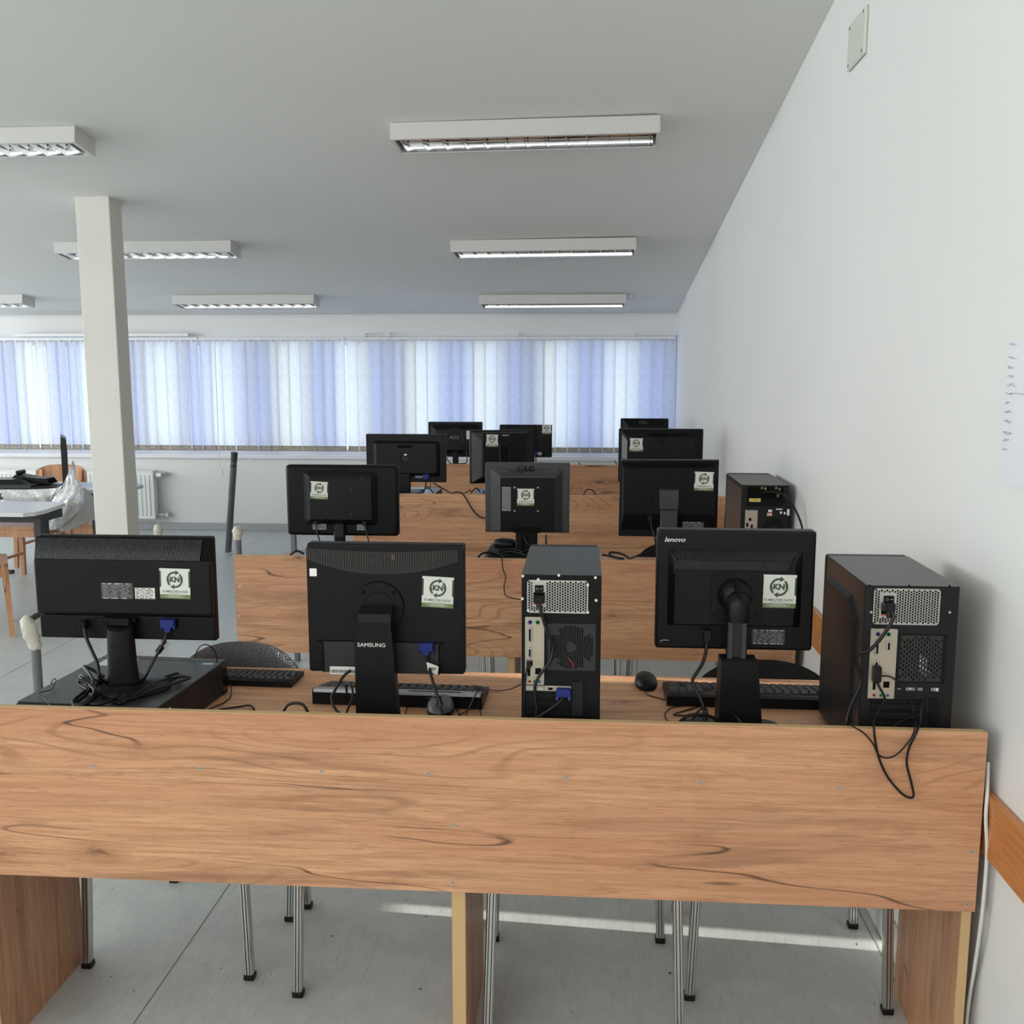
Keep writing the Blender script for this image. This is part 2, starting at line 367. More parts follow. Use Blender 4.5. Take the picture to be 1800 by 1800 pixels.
def thing(name, label, cat, loc, rz=0, group=None):
    o = bpy.data.objects.new(name, None); COL.objects.link(o); o.empty_display_size = .05
    o.location = loc; o.rotation_euler = (0, 0, rz); ORG[o] = tuple(loc); return tag(o, label, cat, group)
def part(name, mb, parent, label=None, kind=None):
    """mesh authored in room coordinates; stored relative to the origin of its thing"""
    org = ORG[parent]; me = mb.mesh(name, org); o = bpy.data.objects.new(name, me); COL.objects.link(o); o.parent = parent; ORG[o] = org
    return tag(o, label, None, None, kind)
def solo(name, mb, label, cat, loc=None, group=None, kind=None):
    if loc is None:
        xs, ys, zs = zip(*mb.v); loc = ((min(xs)+max(xs))/2, (min(ys)+max(ys))/2, min(zs))
    o = bpy.data.objects.new(name, mb.mesh(name, loc)); COL.objects.link(o); o.location = loc; ORG[o] = tuple(loc); return tag(o, label, cat, group, kind)
def struct(name, mb, parent=None):
    o = bpy.data.objects.new(name, mb.mesh(name)); COL.objects.link(o)
    if parent: o.parent = parent
    else: o['kind'] = 'structure'
    ORG[o] = (0, 0, 0); return o
def copy_tree(o, parent=None):
    c = o.copy(); COL.objects.link(c); c.parent = parent
    for ch in [q for q in KIDS.get(o, [])]: copy_tree(ch, c)
    return c
KIDS = {}
def index_kids(root):
    KIDS[root] = list(root.children)
    for c in KIDS[root]: index_kids(c)

# ------------------------------------------------------------------ the room
XW, YB, XL, YF = .896, 9.735, -9.0, -3.0
def zc(y): return 3.5-.1355*y
m = MB(FLOOR); m.box(XL, XW+.25, YF, YB+.25, -.1, 0); floor = struct('floor', m)
m = MB(mat('seam', (.20, .21, .20), .6))
def seam(x0, y0, x1, y1, w=.0035):
    d = Vector((x1-x0, y1-y0, 0)).normalized(); n = Vector((-d.y, d.x, 0))*w/2
    m.loft([[(x0+n.x, y0+n.y, 0), (x0-n.x, y0-n.y, 0), (x0-n.x, y0-n.y, .0006), (x0+n.x, y0+n.y, .0006)], [(x1+n.x, y1+n.y, 0), (x1-n.x, y1-n.y, 0), (x1-n.x, y1-n.y, .0006), (x1+n.x, y1+n.y, .0006)]], None, False)
for x in (-7.12, -5.12, -3.12, -1.125, .86): seam(x, YF, x, YB-.02)
s_ = struct('seam', m, floor)
m = MB(CEIL)
m.add([(XL, YF, zc(YF)), (XW, YF, zc(YF)), (XW, YB, zc(YB)), (XL, YB, zc(YB)), (XL, YF, zc(YF)+.2), (XW, YF, zc(YF)+.2), (XW, YB, zc(YB)+.2), (XL, YB, zc(YB)+.2)],
      [(0, 1, 2, 3), (7, 6, 5, 4), (0, 4, 5, 1), (1, 5, 6, 2), (2, 6, 7, 3), (3, 7, 4, 0)]); struct('ceiling', m)
m = MB(WALL); m.box(XW, XW+.25, YF, YB+.25, 0, 4.1); struct('wall_right', m)
WX0, WX1, WZ0, WZ1 = -7.35, .868, .79, 1.925
m = MB(WALL); m.box(XL, XW, YB, YB+.25, 0, WZ0); m.box(XL, XW, YB, YB+.25, WZ1, zc(YB)+.2); m.box(XL, WX0, YB, YB+.25, WZ0, WZ1); m.box(WX1, XW, YB, YB+.25, WZ0, WZ1)
struct('wall_back', m)
LZ0, LZ1 = 1.0, 2.62
m = MB(WALL); m.box(XL-.2, XL, YF, YB+.25, 0, LZ0); m.box(XL-.2, XL, YF, YB+.25, LZ1+.24, 4.1); m.box(XL-.2, XL, YF, -2.5, LZ0, LZ1+.24); m.box(XL-.2, XL, 8.9, YB+.25, LZ0, LZ1+.24); struct('wall_left', m)
m = MB(WALL); m.box(XL, XW, YF-.2, YF, 0, 1.5); m.box(XL, XW, YF-.2, YF, 3.4, 4.1); m.box(XL, -8.7, YF-.2, YF, 1.5, 3.4); m.box(.7, XW, YF-.2, YF, 1.5, 3.4); struct('wall_front', m)
# unseen rear windows added for the fill light, and the left window band: closed pale blinds
m = MB(CLOTH[0]); m.box(-8.7, .7, YF-.10, YF-.09, 1.5, 3.4); w9 = struct('window_front_fill', m)
m = MB(WHITE)
for k in range(6): x = -8.66+k*1.86; m.box(x-.03, x+.03, YF-.16, YF-.11, 1.5, 3.4)
struct('window_frame', m, w9)
# left window: opaque closed blinds with one slit where the sun comes through
SL = 3.395
m = MB(mat('left_blind', (.72, .71, .67), .8))
m.box(XL-.10, XL-.09, -2.5, SL-.058, LZ0, LZ1+.24); m.box(XL-.10, XL-.09, SL-.002, 8.9, LZ0, LZ1+.24); m.box(XL-.10, XL-.09, SL-.06, SL, LZ0, 1.50)
wl = struct('window_left', m)
m = MB(WHITE)
for k in range(8):
    y = -2.47+k*1.62
    if abs(y-SL) > .1: m.box(XL-.18, XL-.13, y-.03, y+.03, LZ0, LZ1+.24)
struct('window_frame', m, wl)
# back window: white frame, alternate panes tinted to band the light on the vertical blinds
YG = YB+.035; per = .66; x = WX1; k = 0; NW = 0
while x > WX0+.1:
    x0 = max(x-per*2, WX0); NW += 1
    fr = MB(WHITE); fr.box(x0, x, YG-.03, YG+.03, WZ0, WZ0+.05, c=.004); fr.box(x0, x, YG-.03, YG+.03, WZ1-.05, WZ1, c=.004)
    for q in (x0+.02, x-.02): fr.box(q-.02, q+.02, YG-.03, YG+.03, WZ0+.05, WZ1-.05, c=.004)
    w = struct('window_%d' % NW, fr); b = x0+.04; wd_ = (x-x0-.08)/4
    for j in range(4):
        g_ = MB(GLB if j % 2 else GLC); g_.box(b+j*wd_+.004, b+(j+1)*wd_-.004, YG-.003, YG+.003, WZ0+.05, WZ1-.05); struct('pane', g_, w)
        if j: d_ = MB(WHITE); d_.box(b+j*wd_-.008, b+j*wd_+.008, YG-.012, YG+.012, WZ0+.05, WZ1-.05, c=.002); struct('glazing_bar', d_, w)
    x = x0
m = MB(WALL); m.box(WX0, WX1, YB+.25, YB+.75, WZ1+.02, WZ1+.15); struct('trim_eave_shade', m)      # unseen eave outside, added to darken the top of the blinds
m = MB(mat('sill_enamel', (.74, .76, .80), .3)); m.box(-7.45, .88, YB-.05, YB+.005, .742, .79, c=.006); struct('trim_1', m)
m = MB(mat('baseboard_grey', (.36, .38, .39), .4)); m.box(XL, XW, YB-.014, YB, 0, .075, c=.003); struct('baseboard_back', m)
m = MB(RAILM); m.box(XW-.022, XW, YF, 9.6, .605, .742, c=.003); struct('trim_2', m)       # wooden rail on the right wall
m = MB(mat('grout', (.45, .45, .43), .8)); m.box(XW-.007, XW, YF, YB-.02, 0, .098); br = struct('baseboard_right', m)
TM = mat('tile_glaze', (.62, .63, .61), .25); me_t = None; ty = YF
while ty < YB-.25:
    if me_t is None:
        t_ = MB(TM); t_.box(XW-.012, XW-.002, 0, .147, .003, .1, c=.002); me_t = t_.mesh('tile')
    o = bpy.data.objects.new('tile', me_t); COL.objects.link(o); o.location.y = ty; o.parent = br; ty += .15
m = MB(COLM); m.box(-3.114, -2.899, 6.0, 6.165, -.01, zc(6.0)+.05, c=.004); struct('column', m)
m = MB(mat('cornice', (.66, .68, .70), .7)); m.box(XL, XW, YB-.012, YB, zc(YB)-.016, zc(YB)); struct('trim_3', m)

# ------------------------------------------------------------------ vertical blinds
YS = 9.655
def slat_mesh(w=.130, h=1.085, mt=0):
    m = MB(CLOTH[mt]); n = 6
    def f(u, v): x = (u-.5)*w; return (x, -.006*(1-(2*u-1)**2), -h*(1-v))
    m.grid(f, n, 1); return m.mesh('slat')
SLM = [slat_mesh(mt=0), slat_mesh(mt=1)]
wm = MB(WEIGHTM); wm.box(-.056, .056, -.012, -.004, 0, .052, c=.0015); WME = wm.mesh('bottom_weight')
def blind(xa, xb, label, seed):
    rnd = random.Random(seed); c = (xa+xb)/2
    t = thing('vertical_blind', label, 'blind', (c, YS, .82), 0, 'vertical blinds of the long window')
    m = MB(WHITE); m.box(xa, xb, YS-.02, YS+.02, 1.925, 1.955, c=.003); part('headrail', m, t)
    m = MB(WHITEP); n = int((xb-xa)/.111)
    for i in range(n): x = xa+(i+.5)*(xb-xa)/n; m.box(x-.006, x+.006, YS-.026, YS-.01, 1.905, 1.930)
    part('carrier', m, t, kind='stuff')
    for i in range(n):
        x = xa+(i+.5)*(xb-xa)/n; o = bpy.data.objects.new('slat', SLM[1 if rnd.random() < .22 else 0]); COL.objects.link(o); o.parent = t
        a = R(-13+rnd.uniform(-5, 5))
        o.location = (x-c, rnd.uniform(-.004, .004), 1.915-.82); o.rotation_euler = (rnd.uniform(-.003, .003), rnd.uniform(-.004, .004)+.0, a)
        b = bpy.data.objects.new('bottom_weight', WME); COL.objects.link(b); b.parent = o; b.location = (0, 0, -1.087)
    m = MB(WHITEP)
    for i in range(n-1):
        x = xa+(i+.5)*(xb-xa)/n; x2 = x+(xb-xa)/n
        m.tube([(x, YS-.03, .865), ((x*.7+x2*.3), YS-.032, .849), ((x*.3+x2*.7), YS-.032, .849), (x2, YS-.03, .865)], .0016, 4, k=3)
    part('bead_chain', m, t, kind='stuff'); return t
blind(-6.9, -3.83, 'pale vertical blind left of the cord pulls, behind the white column', 1)
b2 = blind(-3.82, -2.35, 'short pale vertical blind between the cord pulls and the wide one on the right', 2)
b3 = blind(-2.34, .875, 'widest pale vertical blind, reaching the right wall behind the far monitors', 3)
m = MB(WHITEP); p0 = at(377, 598, 9.56); m.tube([p0, at(381, 700, 9.56), at(385, 800, 9.56), at(388, 828, 9.56)], .004, 5, k=3)
pq = at(389, 825, 9.56); m.box(pq.x-.008, pq.x+.012, 9.55, 9.57, pq.z-.075, pq.z, c=.003)
m.tube([at(393, 803, 9.56), at(394, 815, 9.56)], .003, 5, k=2)
part('pull_cord', m, b2)
m = MB(WHITEP)
m.tube([at(437, 806, 9.6), at(455, 814, 9.6), at(475, 813, 9.6), at(487, 805, 9.6)], .003, 5, k=4); m.tube([at(345, 806, 9.6), at(346, 818, 9.6)], .003, 5, k=2)
m.tube([at(503, 804, 9.6), at(505, 812, 9.6), at(515, 814, 9.6), at(533, 812, 9.6), at(532, 803, 9.6)], .003, 5, k=4)
part('pull_cord', m, b3)
m = MB(WHITE); m.box(-2.28, .88, 9.57, 9.585, 1.962, 1.972)
for px in (640, 683, 909, 1113): q = at(px, 598, 9.6); m.box(q.x-.02, q.x+.02, 9.565, 9.735, 1.955, 1.985)
m2 = m; solo('curtain_rod', m2, 'thin white rod on brackets above the blinds at the right', 'rod')
m = MB(WHITE); q0 = at(30, 598, 9.65).x; q1 = at(335, 598, 9.65).x; m.box(q0, q1, 9.60, 9.735, 1.962, 1.995, c=.004); solo('blind_track', m, 'long white track above the blinds at the left, running behind the column', 'rod')

# ------------------------------------------------------------------ ceiling lights
def make_light():
    HOUS = mat('lamp_housing', (.62, .62, .60), .45)
    t = thing('ceiling_light', 'x', 'ceiling light', (0, 0, 0), 0, 'louvred fluorescent ceiling lights')
    L, W, H = 1.30, .21, .082
    m = MB(HOUS); e = .018
    m.box(0, L, 0, e, -H, 0, c=.002); m.box(0, L, W-e, W, -H, 0, c=.002); m.box(0, e, e, W-e, -H, 0); m.box(L-e, L, e, W-e, -H, 0); m.box(e, L-e, e, W-e, -.006, 0)
    part('housing', m, t)
    m = MB(ALU); a, b = .03, L-.03
    for y0, y1 in ((e, .055), (W-e, W-.055)):
        m.grid(lambda u, v: (a+(b-a)*u, y0+(y1-y0)*(v**1.6), -H+.004+.060*v**.6), 1, 6, ALU)
    m.grid(lambda u, v: (a+(b-a)*u, .055+(W-.11)*v, -.019), 1, 1, ALU)
    part('reflector', m, t)
    m = MB(mat('tube_glass', (.78, .80, .80), .15)); y = W/2; m.cyl((.05, y, -.036), (L-.05, y, -.036), .013, n=12)
    m.cyl((.035, y, -.036), (.055, y, -.036), .014, n=10, m=ALU); m.cyl((L-.055, y, -.036), (L-.035, y, -.036), .014, n=10, m=ALU); part('tube', m, t)
    bm_ = None
    for i in range(13):
        x = .045+i*(L-.09)/12
        if bm_ is None:
            q = MB(ALU); q.prism([(-.006, -.0), (.006, 0), (.0015, -.028), (-.0015, -.028)], e, W-e, ax='y'); bm_ = q.mesh('louvre_blade')
        o = bpy.data.objects.new('louvre_blade', bm_); COL.objects.link(o); o.parent = t; o.location = (x, 0, -H+.030)
    return t
L0 = make_light(); index_kids(L0)
slope = math.atan(.1355)
lights = [(-.951, 4.934, 'nearest ceiling light of the right-hand row, largest in view', -2.5), (-.946, 7.065, 'middle ceiling light of the right-hand row', -3.0), (-.936, 8.876, 'far ceiling light of the right-hand row, near the window wall', -1.7),
          (-3.82, 4.90, 'ceiling light cut off by the left edge of the picture, in front of the column', 0), (-3.81, 7.01, 'ceiling light partly hidden by the top of the column', 0), (-3.72, 8.82, 'far ceiling light right of the column, near the blinds', 0), (-6.39, 8.75, 'small far ceiling light at the left edge of the picture', 0)]
for i, (x, y, lb, rz) in enumerate(lights):
    o = L0 if i == 0 else copy_tree(L0)
    o.location = (x, y, zc(y)-.001); o.rotation_euler = (-slope, 0, R(rz)); o['label'] = lb
m = MB(WHITE)
for (px, py, Y) in ((1108, 520, 8.9), (50, 524, 8.9)):
    q = at(px, py, Y); z = zc(Y); m.cyl((q.x, Y, z-.035), (q.x, Y, z), .012, n=8); m.tube([(q.x-.10, Y, z-.012), (q.x-.04, Y, z-.03), (q.x, Y, z-.02), (q.x+.05, Y+.02, z-.03)], .006, 5)
solo('ceiling_wire', m, 'short loose wire end on the ceiling beside the far right light', 'wire')

# ------------------------------------------------------------------ wall plate, notice
m = MB(mat('plate_paint', (.60, .62, .56), .5)); m.box(XW-.012, XW, 3.405, 3.61, 2.650, 2.800, c=.004)
vp = thing('wall_plate', 'off-white rectangular cover plate high on the right wall', 'cover', (XW, 3.5, 2.65)); part('plate', m, vp)
for y, z in ((3.425, 2.785), (3.59, 2.785), (3.425, 2.665), (3.59, 2.665)):
    m = MB(PRG); m.cyl((XW-.014, y, z), (XW-.011, y, z), .005, n=8); part('screw', m, vp)
m = MB(PAPER); m.grid(lambda u, v: (XW-.003-.004*math.sin(v*3+u), 2.16-.21*u-.006*(1-v), 1.41+.298*v), 6, 8); 
pn = thing('paper_notice', 'sheet of paper with handwritten list on the right wall', 'paper', (XW, 2.05, 1.41)); part('sheet', m, pn)
m = MB(INK); rr = random.Random(4)
for k, z in enumerate((1.70, 1.672, 1.652, 1.633, 1.615, 1.597, 1.578, 1.56, 1.54, 1.516, 1.50, 1.482)):
    y = 2.150; pts = [(XW-.0095, y-.002*0, z)]
    for j in range(rr.randint(5, 9)): y -= .0042; pts.append((XW-.0095, y, z+rr.uniform(-.003, .003)))
    m.tube(pts, .0007, 3, k=2)
m.tube([(XW-.0095, 2.13, 1.5985), (XW-.0095, 1.99, 1.5985)], .0007, 3, k=1)
part('handwriting', m, pn, kind='stuff')

# ------------------------------------------------------------------ desks
TZ = .765; UP = .8865; PB = .477; TH = .018
def desk(xa, xb, Y, label, seed, near=False, fine=0):
    t = thing('desk', label, 'desk', ((xa+xb)/2, Y+.35, 0), 0, 'oak-effect computer desks in rows')
    wp = wood('oak_laminate_%d' % seed, 'x', seed*1.37+.4, 1.10); wt = wood('oak_top_lit_%d' % seed, 'x', seed*2.1+3, 1.22, 2); wv = wood('oak_upright_%d' % seed, 'z', seed*1.9+6, 1.0, 2)  # tops are the same laminate, lightened in colour to stand in for window light
    m = MB(wp, ORW); m.box(xa, xb, Y, Y+TH, PB, UP-.0012); m.box(xa, xb-.006, Y+.0004, Y+TH-.0004, UP-.0012, UP, ORW)
    part('front_panel', m, t)
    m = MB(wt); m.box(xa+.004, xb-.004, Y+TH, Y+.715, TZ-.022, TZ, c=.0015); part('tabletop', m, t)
    cx = -.273 if near else (xa+xb)/2
    for x0 in (xa, cx-.016, xb-.022):
        m = MB(wv, ORW); m.box(x0, x0+(.032 if x0 == cx-.016 else .022), Y+TH, Y+.41, 0, TZ-.022); m.box(x0+.001, x0+(.031 if x0 == cx-.016 else .021), Y+TH-.001, Y+TH, 0, PB, ORW)
        part('side_panel', m, t)
    sc = []
    if near: sc = [(-1.11, .753), (-.859, .754), (-.578, .755), (-.336, .757), (-.031, .757), (.261, .754), (.558, .753), (.854-.008, .617), (.854-.01, .495), (-.28, .638), (-.284, .499)]
    else:
        sc = [(xa+.02+i*(xb-xa-.04)/7, TZ-.011) for i in range(8)]+[(cx, .64), (cx, .50), (xb-.012, .50), (xb-.012, .63), (xa+.012, .63), (xa+.012, .5)]
    for x, z in sc:
        m = MB(SCREW, PRK); m.cyl((x, Y-.0012, z), (x, Y+.001, z), .0045, .0045, 12); m.box(x-.002, x+.002, Y-.0016, Y-.0011, z-.0004, z+.0004, PRK); m.box(x-.0004, x+.0004, Y-.0016, Y-.0011, z-.002, z+.002, PRK)
        part('screw', m, t)
    return t
D1, D2, D3, D4 = 2.058, 3.887, 5.923, 7.822
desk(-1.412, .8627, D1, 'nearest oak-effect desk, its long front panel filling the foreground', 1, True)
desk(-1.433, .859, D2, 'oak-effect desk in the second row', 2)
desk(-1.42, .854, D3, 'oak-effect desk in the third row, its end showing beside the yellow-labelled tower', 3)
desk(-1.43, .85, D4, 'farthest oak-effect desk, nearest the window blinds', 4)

# ------------------------------------------------------------------ stickers
def sticker(parent, px, py, w, Y, rot=0, s=1.0):
    """recycling sticker with KN inside two arrows; (px,py) centre in the photo, w width in metres"""
    c = at(px, py, Y); cx, cz = c.x, c.z; h = w*.99
    M = Matrix.Translation((cx, Y, cz)) @ Matrix.Rotation(-rot, 4, 'Y')
    m = MB(STW, STG, STO); m.M = M; e = .0006
    m.box(-w/2, w/2, -e, 0, -h/2+h*.14, h/2, STW); m.box(-w/2, w/2, -e, 0, -h/2, -h/2+h*.14, STG)
    for sx in (-1, 1):
        m.box(sx*w*.475-w*.025, sx*w*.475+w*.025, -e-.0001, -e+.0001, -h*.12, h*.42, STO if sx < 0 else STO)
    st = part('sticker', m, parent)
    m = MB(STO, STG, STW); m.M = M; y = -e-.0002
    cz2 = h*.13; r0, r1 = w*.205, w*.270
    for a0, a1 in ((228, 84), (48, -96)):
        n = 12; pts = [(math.cos(R(a0+(a1-a0)*i/n)), math.sin(R(a0+(a1-a0)*i/n))) for i in range(n+1)]
        v = [(p[0]*r0, y, cz2+p[1]*r0) for p in pts]+[(p[0]*r1, y, cz2+p[1]*r1) for p in pts]
        m.add(v, [(i, i+1, n+2+i, n+1+i) for i in range(n)])
        a = R(a1); p = Vector((math.cos(a), math.sin(a))); tg = Vector((p.y, -p.x)); c0 = p*(r0+r1)/2
        A = c0+p*w*.085; B = c0-p*w*.085; C_ = c0+tg*w*.13
        m.add([(A.x, y, cz2+A.y), (B.x, y, cz2+B.y), (C_.x, y, cz2+C_.y)], [(0, 1, 2)])
    m.text('KN', 0, cz2, y, w*.235, bold=w*.013)
    m.box(-w*.21, -w*.18, y-.0001, y, cz2-w*.17, cz2+w*.02); m.box(w*.18, w*.21, y-.0001, y, cz2-w*.02, cz2+w*.17)
    m.text('KOMPJUTERI NADE', 0, -h*.265, y, w*.105, bold=w*.0012, sx=.92)
    m.box(-w*.22, w*.22, y, y+.0001, -h*.335, -h*.325, STG)
    for k, ww in enumerate((.2, .34, .25)): m.box(-w*ww, w*ww, y, y+.0001, -h*(.39+k*.035), -h*(.378+k*.035), STW)
    part('print', m, st); return st
def spec_label(parent, r, Y, kind='dark', seed=1):
    x0, x1, z0, z1 = r; rr = random.Random(seed); w = x1-x0; h = z1-z0
    base, ink = (mat('label_dark', (.035, .035, .037), .5), PRG) if kind == 'dark' else (STW, PRK)
    if kind == 'grey': base, ink = mat('label_grey', (.11, .12, .12), .5), PRG
    m = MB(base); m.box(x0, x1, Y-.0006, Y, z0, z1); lb = part('spec_label', m, parent)
    m = MB(ink, PRW); y = Y-.0008
    rows = max(3, int(h/.0035))
    for k in range(rows):
        z = z1-h*(k+.6)/rows; x = x0+w*.05
        while x < x1-w*.1:
            l = rr.uniform(.05, .25)*w; m.box(x, min(x+l, x1-w*.05), y, y+.0001, z-h/rows*.22, z+h/rows*.22, PRW if (k in (0, rows-1) and kind != 'white') else None); x += l+rr.uniform(.02, .12)*w
    part('print', m, lb, kind='stuff'); return lb
def vga_plug(parent, px, py, Y, s=1.0, col=BLUE):
    c = at(px, py, Y); m = MB(col); x, z = c.x, c.z
    m.prism([(x-.0165*s, z+.011*s), (x+.0165*s, z+.011*s), (x+.0165*s, z-.006*s), (x+.0075*s, z-.010*s), (x+.0065*s, z-.020*s), (x-.0065*s, z-.020*s), (x-.0075*s, z-.010*s), (x-.0165*s, z-.006*s)], Y-.014, Y)
    for q in (-1, 1):
        m.cyl((x+q*.0155*s, Y-.007, z-.014*s), (x+q*.0155*s, Y-.007, z+.012*s), .0038*s, n=8, m=col)
    return part('plug', m, parent, 'blue connector' if col is BLUE else None)
def cable(pts, r, name, label, cat='cable', parts=(), mtl=RUB, loc=None):
    """pts: list of (px,py,Y) or ('z',px,py,z)"""
    P = []
    for q in pts: P.append(atz(q[1], q[2], q[3]) if q[0] == 'z' else at(*q))
    t = thing(name, label, cat, loc or tuple(P[-1])); m = MB(mtl); m.tube(P, r, 7); part('cord', m, t)
    for p in parts: p(t)
    return t
def cord(t, pts, r, mtl=RUB, name='cord'):
    P = [atz(q[1], q[2], q[3]) if q[0] == 'z' else at(*q) for q in pts]; m = MB(mtl); m.tube(P, r, 7); return part(name, m, t)
def mscrew(t, px, py, Y, r=.003, mt=PRK):
    c = at(px, py, Y); m = MB(mt, DARK); m.cyl((c.x, Y-.0016, c.z), (c.x, Y+.001, c.z), r, r, 10); m.cyl((c.x, Y-.0018, c.z), (c.x, Y-.0015, c.z), r*.35, r*.35, 6, DARK); return part('screw', m, t)
def scr(parent, x0, x1, z0, z1, Y):     # the lit side of the panel, facing away from us
    m = MB(BLKG); m.box(x0+.016, x1-.016, Y, Y+.0015, z0+.02, z1-.016); part('screen', m, parent)

# ------------------------------------------------------------------ row 1, left: wide monitor on a flat desktop case
def wide_left():
    Y = 2.285
    t = thing('monitor', 'wide black monitor with ribbed top, standing on a flat desktop case', 'monitor', (at(212, 1180, 2.28).x, 2.30, .861))
    x0, x1, z0, z1 = rect((57, 942, 378, 1130), Y)
    m = MB(BLK); m.slab(x0+.004, x1-.0015, z0, z1, Y+.016, Y+.036, .006, .004); part('bezel', m, t)
    # main rear shell, narrower foot step (recess below the ledge)
    a = rect((60, 985, 376, 1083), Y); m = MB(BLK2)
    m.slab(a[0], a[1]-.002, a[2], a[3]+.006, Y-.006, Y+.018, .006, .006); part('rear_shell', m, t)
    # curved ribs along the top, colour lightened for highlights, dark sheet as gap shade
    b = rect((58, 944, 374, 987), Y); RIB = mat('rib_highlight', (.020, .021, .023), .3, 0, .5); m = MB(BLK2); n = 104
    m.grid(lambda u, v: (b[0]+.003+(b[1]-b[0]-.004)*u, Y+.012-.018*math.sin((1-v)*1.4), b[2]+(b[3]-b[2])*v), 6, 8, DARK)
    part('top_cover', m, t)
    m = MB(RIB)
    for i in range(n):
        x = b[0]+.008+(b[1]-b[0]-.036)*i/(n-1); p = []
        for j in range(6): v = .04+.90*j/5; p.append((x+.006*(v**2)*0+.0035*(1-v)**2*-1, Y+.0105-.018*math.sin((1-v)*1.4), b[2]+(b[3]-b[2])*v))
        m.tube(p, .0013, 4, k=1)
    part('vent_ribs', m, t, kind='stuff')
    lo = rect((66, 1083, 378, 1129), Y); m = MB(BLK); m.slab(lo[0]+.002, lo[1]-.002, lo[2]+.002, lo[3]+.003, Y+.006, Y+.02, .004, .003); part('lower_shell', m, t)
    for px, py in ((169, 1003), (241, 1003), (172, 1072), (244, 1073)): mscrew(t, px, py, Y-.006, .0022, BLK)
    sticker(t, 307.5, 1026, rect((279, 0, 337, 0), Y)[1]-rect((279, 0, 337, 0), Y)[0], Y-.0062, R(-1))
    spec_label(t, rect((177, 1024, 235, 1053), Y-.006), Y-.0062, 'dark', 3); spec_label(t, rect((237, 1033, 273, 1053), Y-.006), Y-.0062, 'white', 5)
    # stand: hinge, cylindrical neck with scooped top, base ring
    h = rect((181, 1084, 242, 1097), Y); m = MB(BLK); m.box(h[0], h[1], Y-.012, Y+.008, h[2]+.006, h[3], c=.002)
    hh = rect((191, 1086, 229, 1100), Y-.02); m.box(hh[0], hh[1], Y-.026, Y-.004, hh[2], hh[3], c=.002); part('hinge', m, t)
    c = at(210, 1150, Y-.03); zt = at(210, 1098, Y-.03).z; r = .0395; m = MB(BLK2); loops = []
    for j, z in enumerate([.885, .89, .93, .97, 1.0]): 
        loops.append([(c.x+(r+(.003 if j < 2 else 0)-.0015*j)*math.cos(2*math.pi*i/28), Y-.018+(.024)*math.sin(2*math.pi*i/28), z+.003*0) for i in range(28)])
    loops.append([(c.x+(r-.007)*math.cos(2*math.pi*i/28), Y-.018+.023*math.sin(2*math.pi*i/28), zt-.016*(max(0, -math.sin(2*math.pi*i/28)))**.6) for i in range(28)])
    m.loft(loops, BLK2, True); part('neck', m, t)
    m = MB(BLKG); cc = at(200, 1133, Y-.045); m.tube([(cc.x+.008*math.cos(a), Y-.0425+.0*a, cc.z+.008*math.sin(a)) for a in [k*math.pi/6 for k in range(13)]], .0006, 4, k=1); part('button_ring', m, t)
    m = MB(BLK2, SILV); bz = .861
    m.loft([[(c.x+.105*q*math.cos(a), Y+.005+.09*q*math.sin(a), z) for a in [2*math.pi*i/32 for i in range(32)]] for q, z in ((1, bz), (1, bz+.006), (.9, bz+.012), (.42, bz+.016), (.40, bz+.026))], BLK2, True); part('base', m, t)
    scr(t, x0, x1, z0, z1, Y+.036)
    # socket recess plugs
    m = MB(BLK); p = rect((142, 1090, 154, 1106), Y-.004); m.box(p[0], p[1], Y-.016, Y+.004, p[2], p[3], c=.002); 
    cb = thing('power_cable', 'black power cable dropping from the left side of the ribbed wide monitor', 'cable', (c.x-.05, Y-.06, .863))
    part('plug', m, cb); cord(cb, [(148, 1104, Y-.012), (152, 1122, Y-.02), (162, 1145, Y-.03), (171, 1166, Y-.04), (176, 1192, Y-.05), ('z', 190, 1202, .868), ('z', 178, 1215, .868)], .0042)
    vc = thing('vga_cable', 'video cable with blue plug and ferrite bead at the ribbed wide monitor', 'cable', (c.x+.07, Y-.05, .863))
    vga_plug(vc, 297, 1095, Y+.003)
    cord(vc, [(294, 1108, Y-.006), (290, 1125, Y-.01), (282, 1140, Y-.02), (268, 1165, Y-.03), (255, 1190, Y-.04), ('z', 245, 1203, .868), ('z', 225, 1222, .868), ('z', 200, 1236, .867)], .0036)
    m = MB(RUB); a_ = at(285, 1136, Y-.017); b_ = at(277, 1147, Y-.022); m.cyl(a_, b_, .0075, .0075, 10); part('ferrite_bead', m, vc)
wide_left()
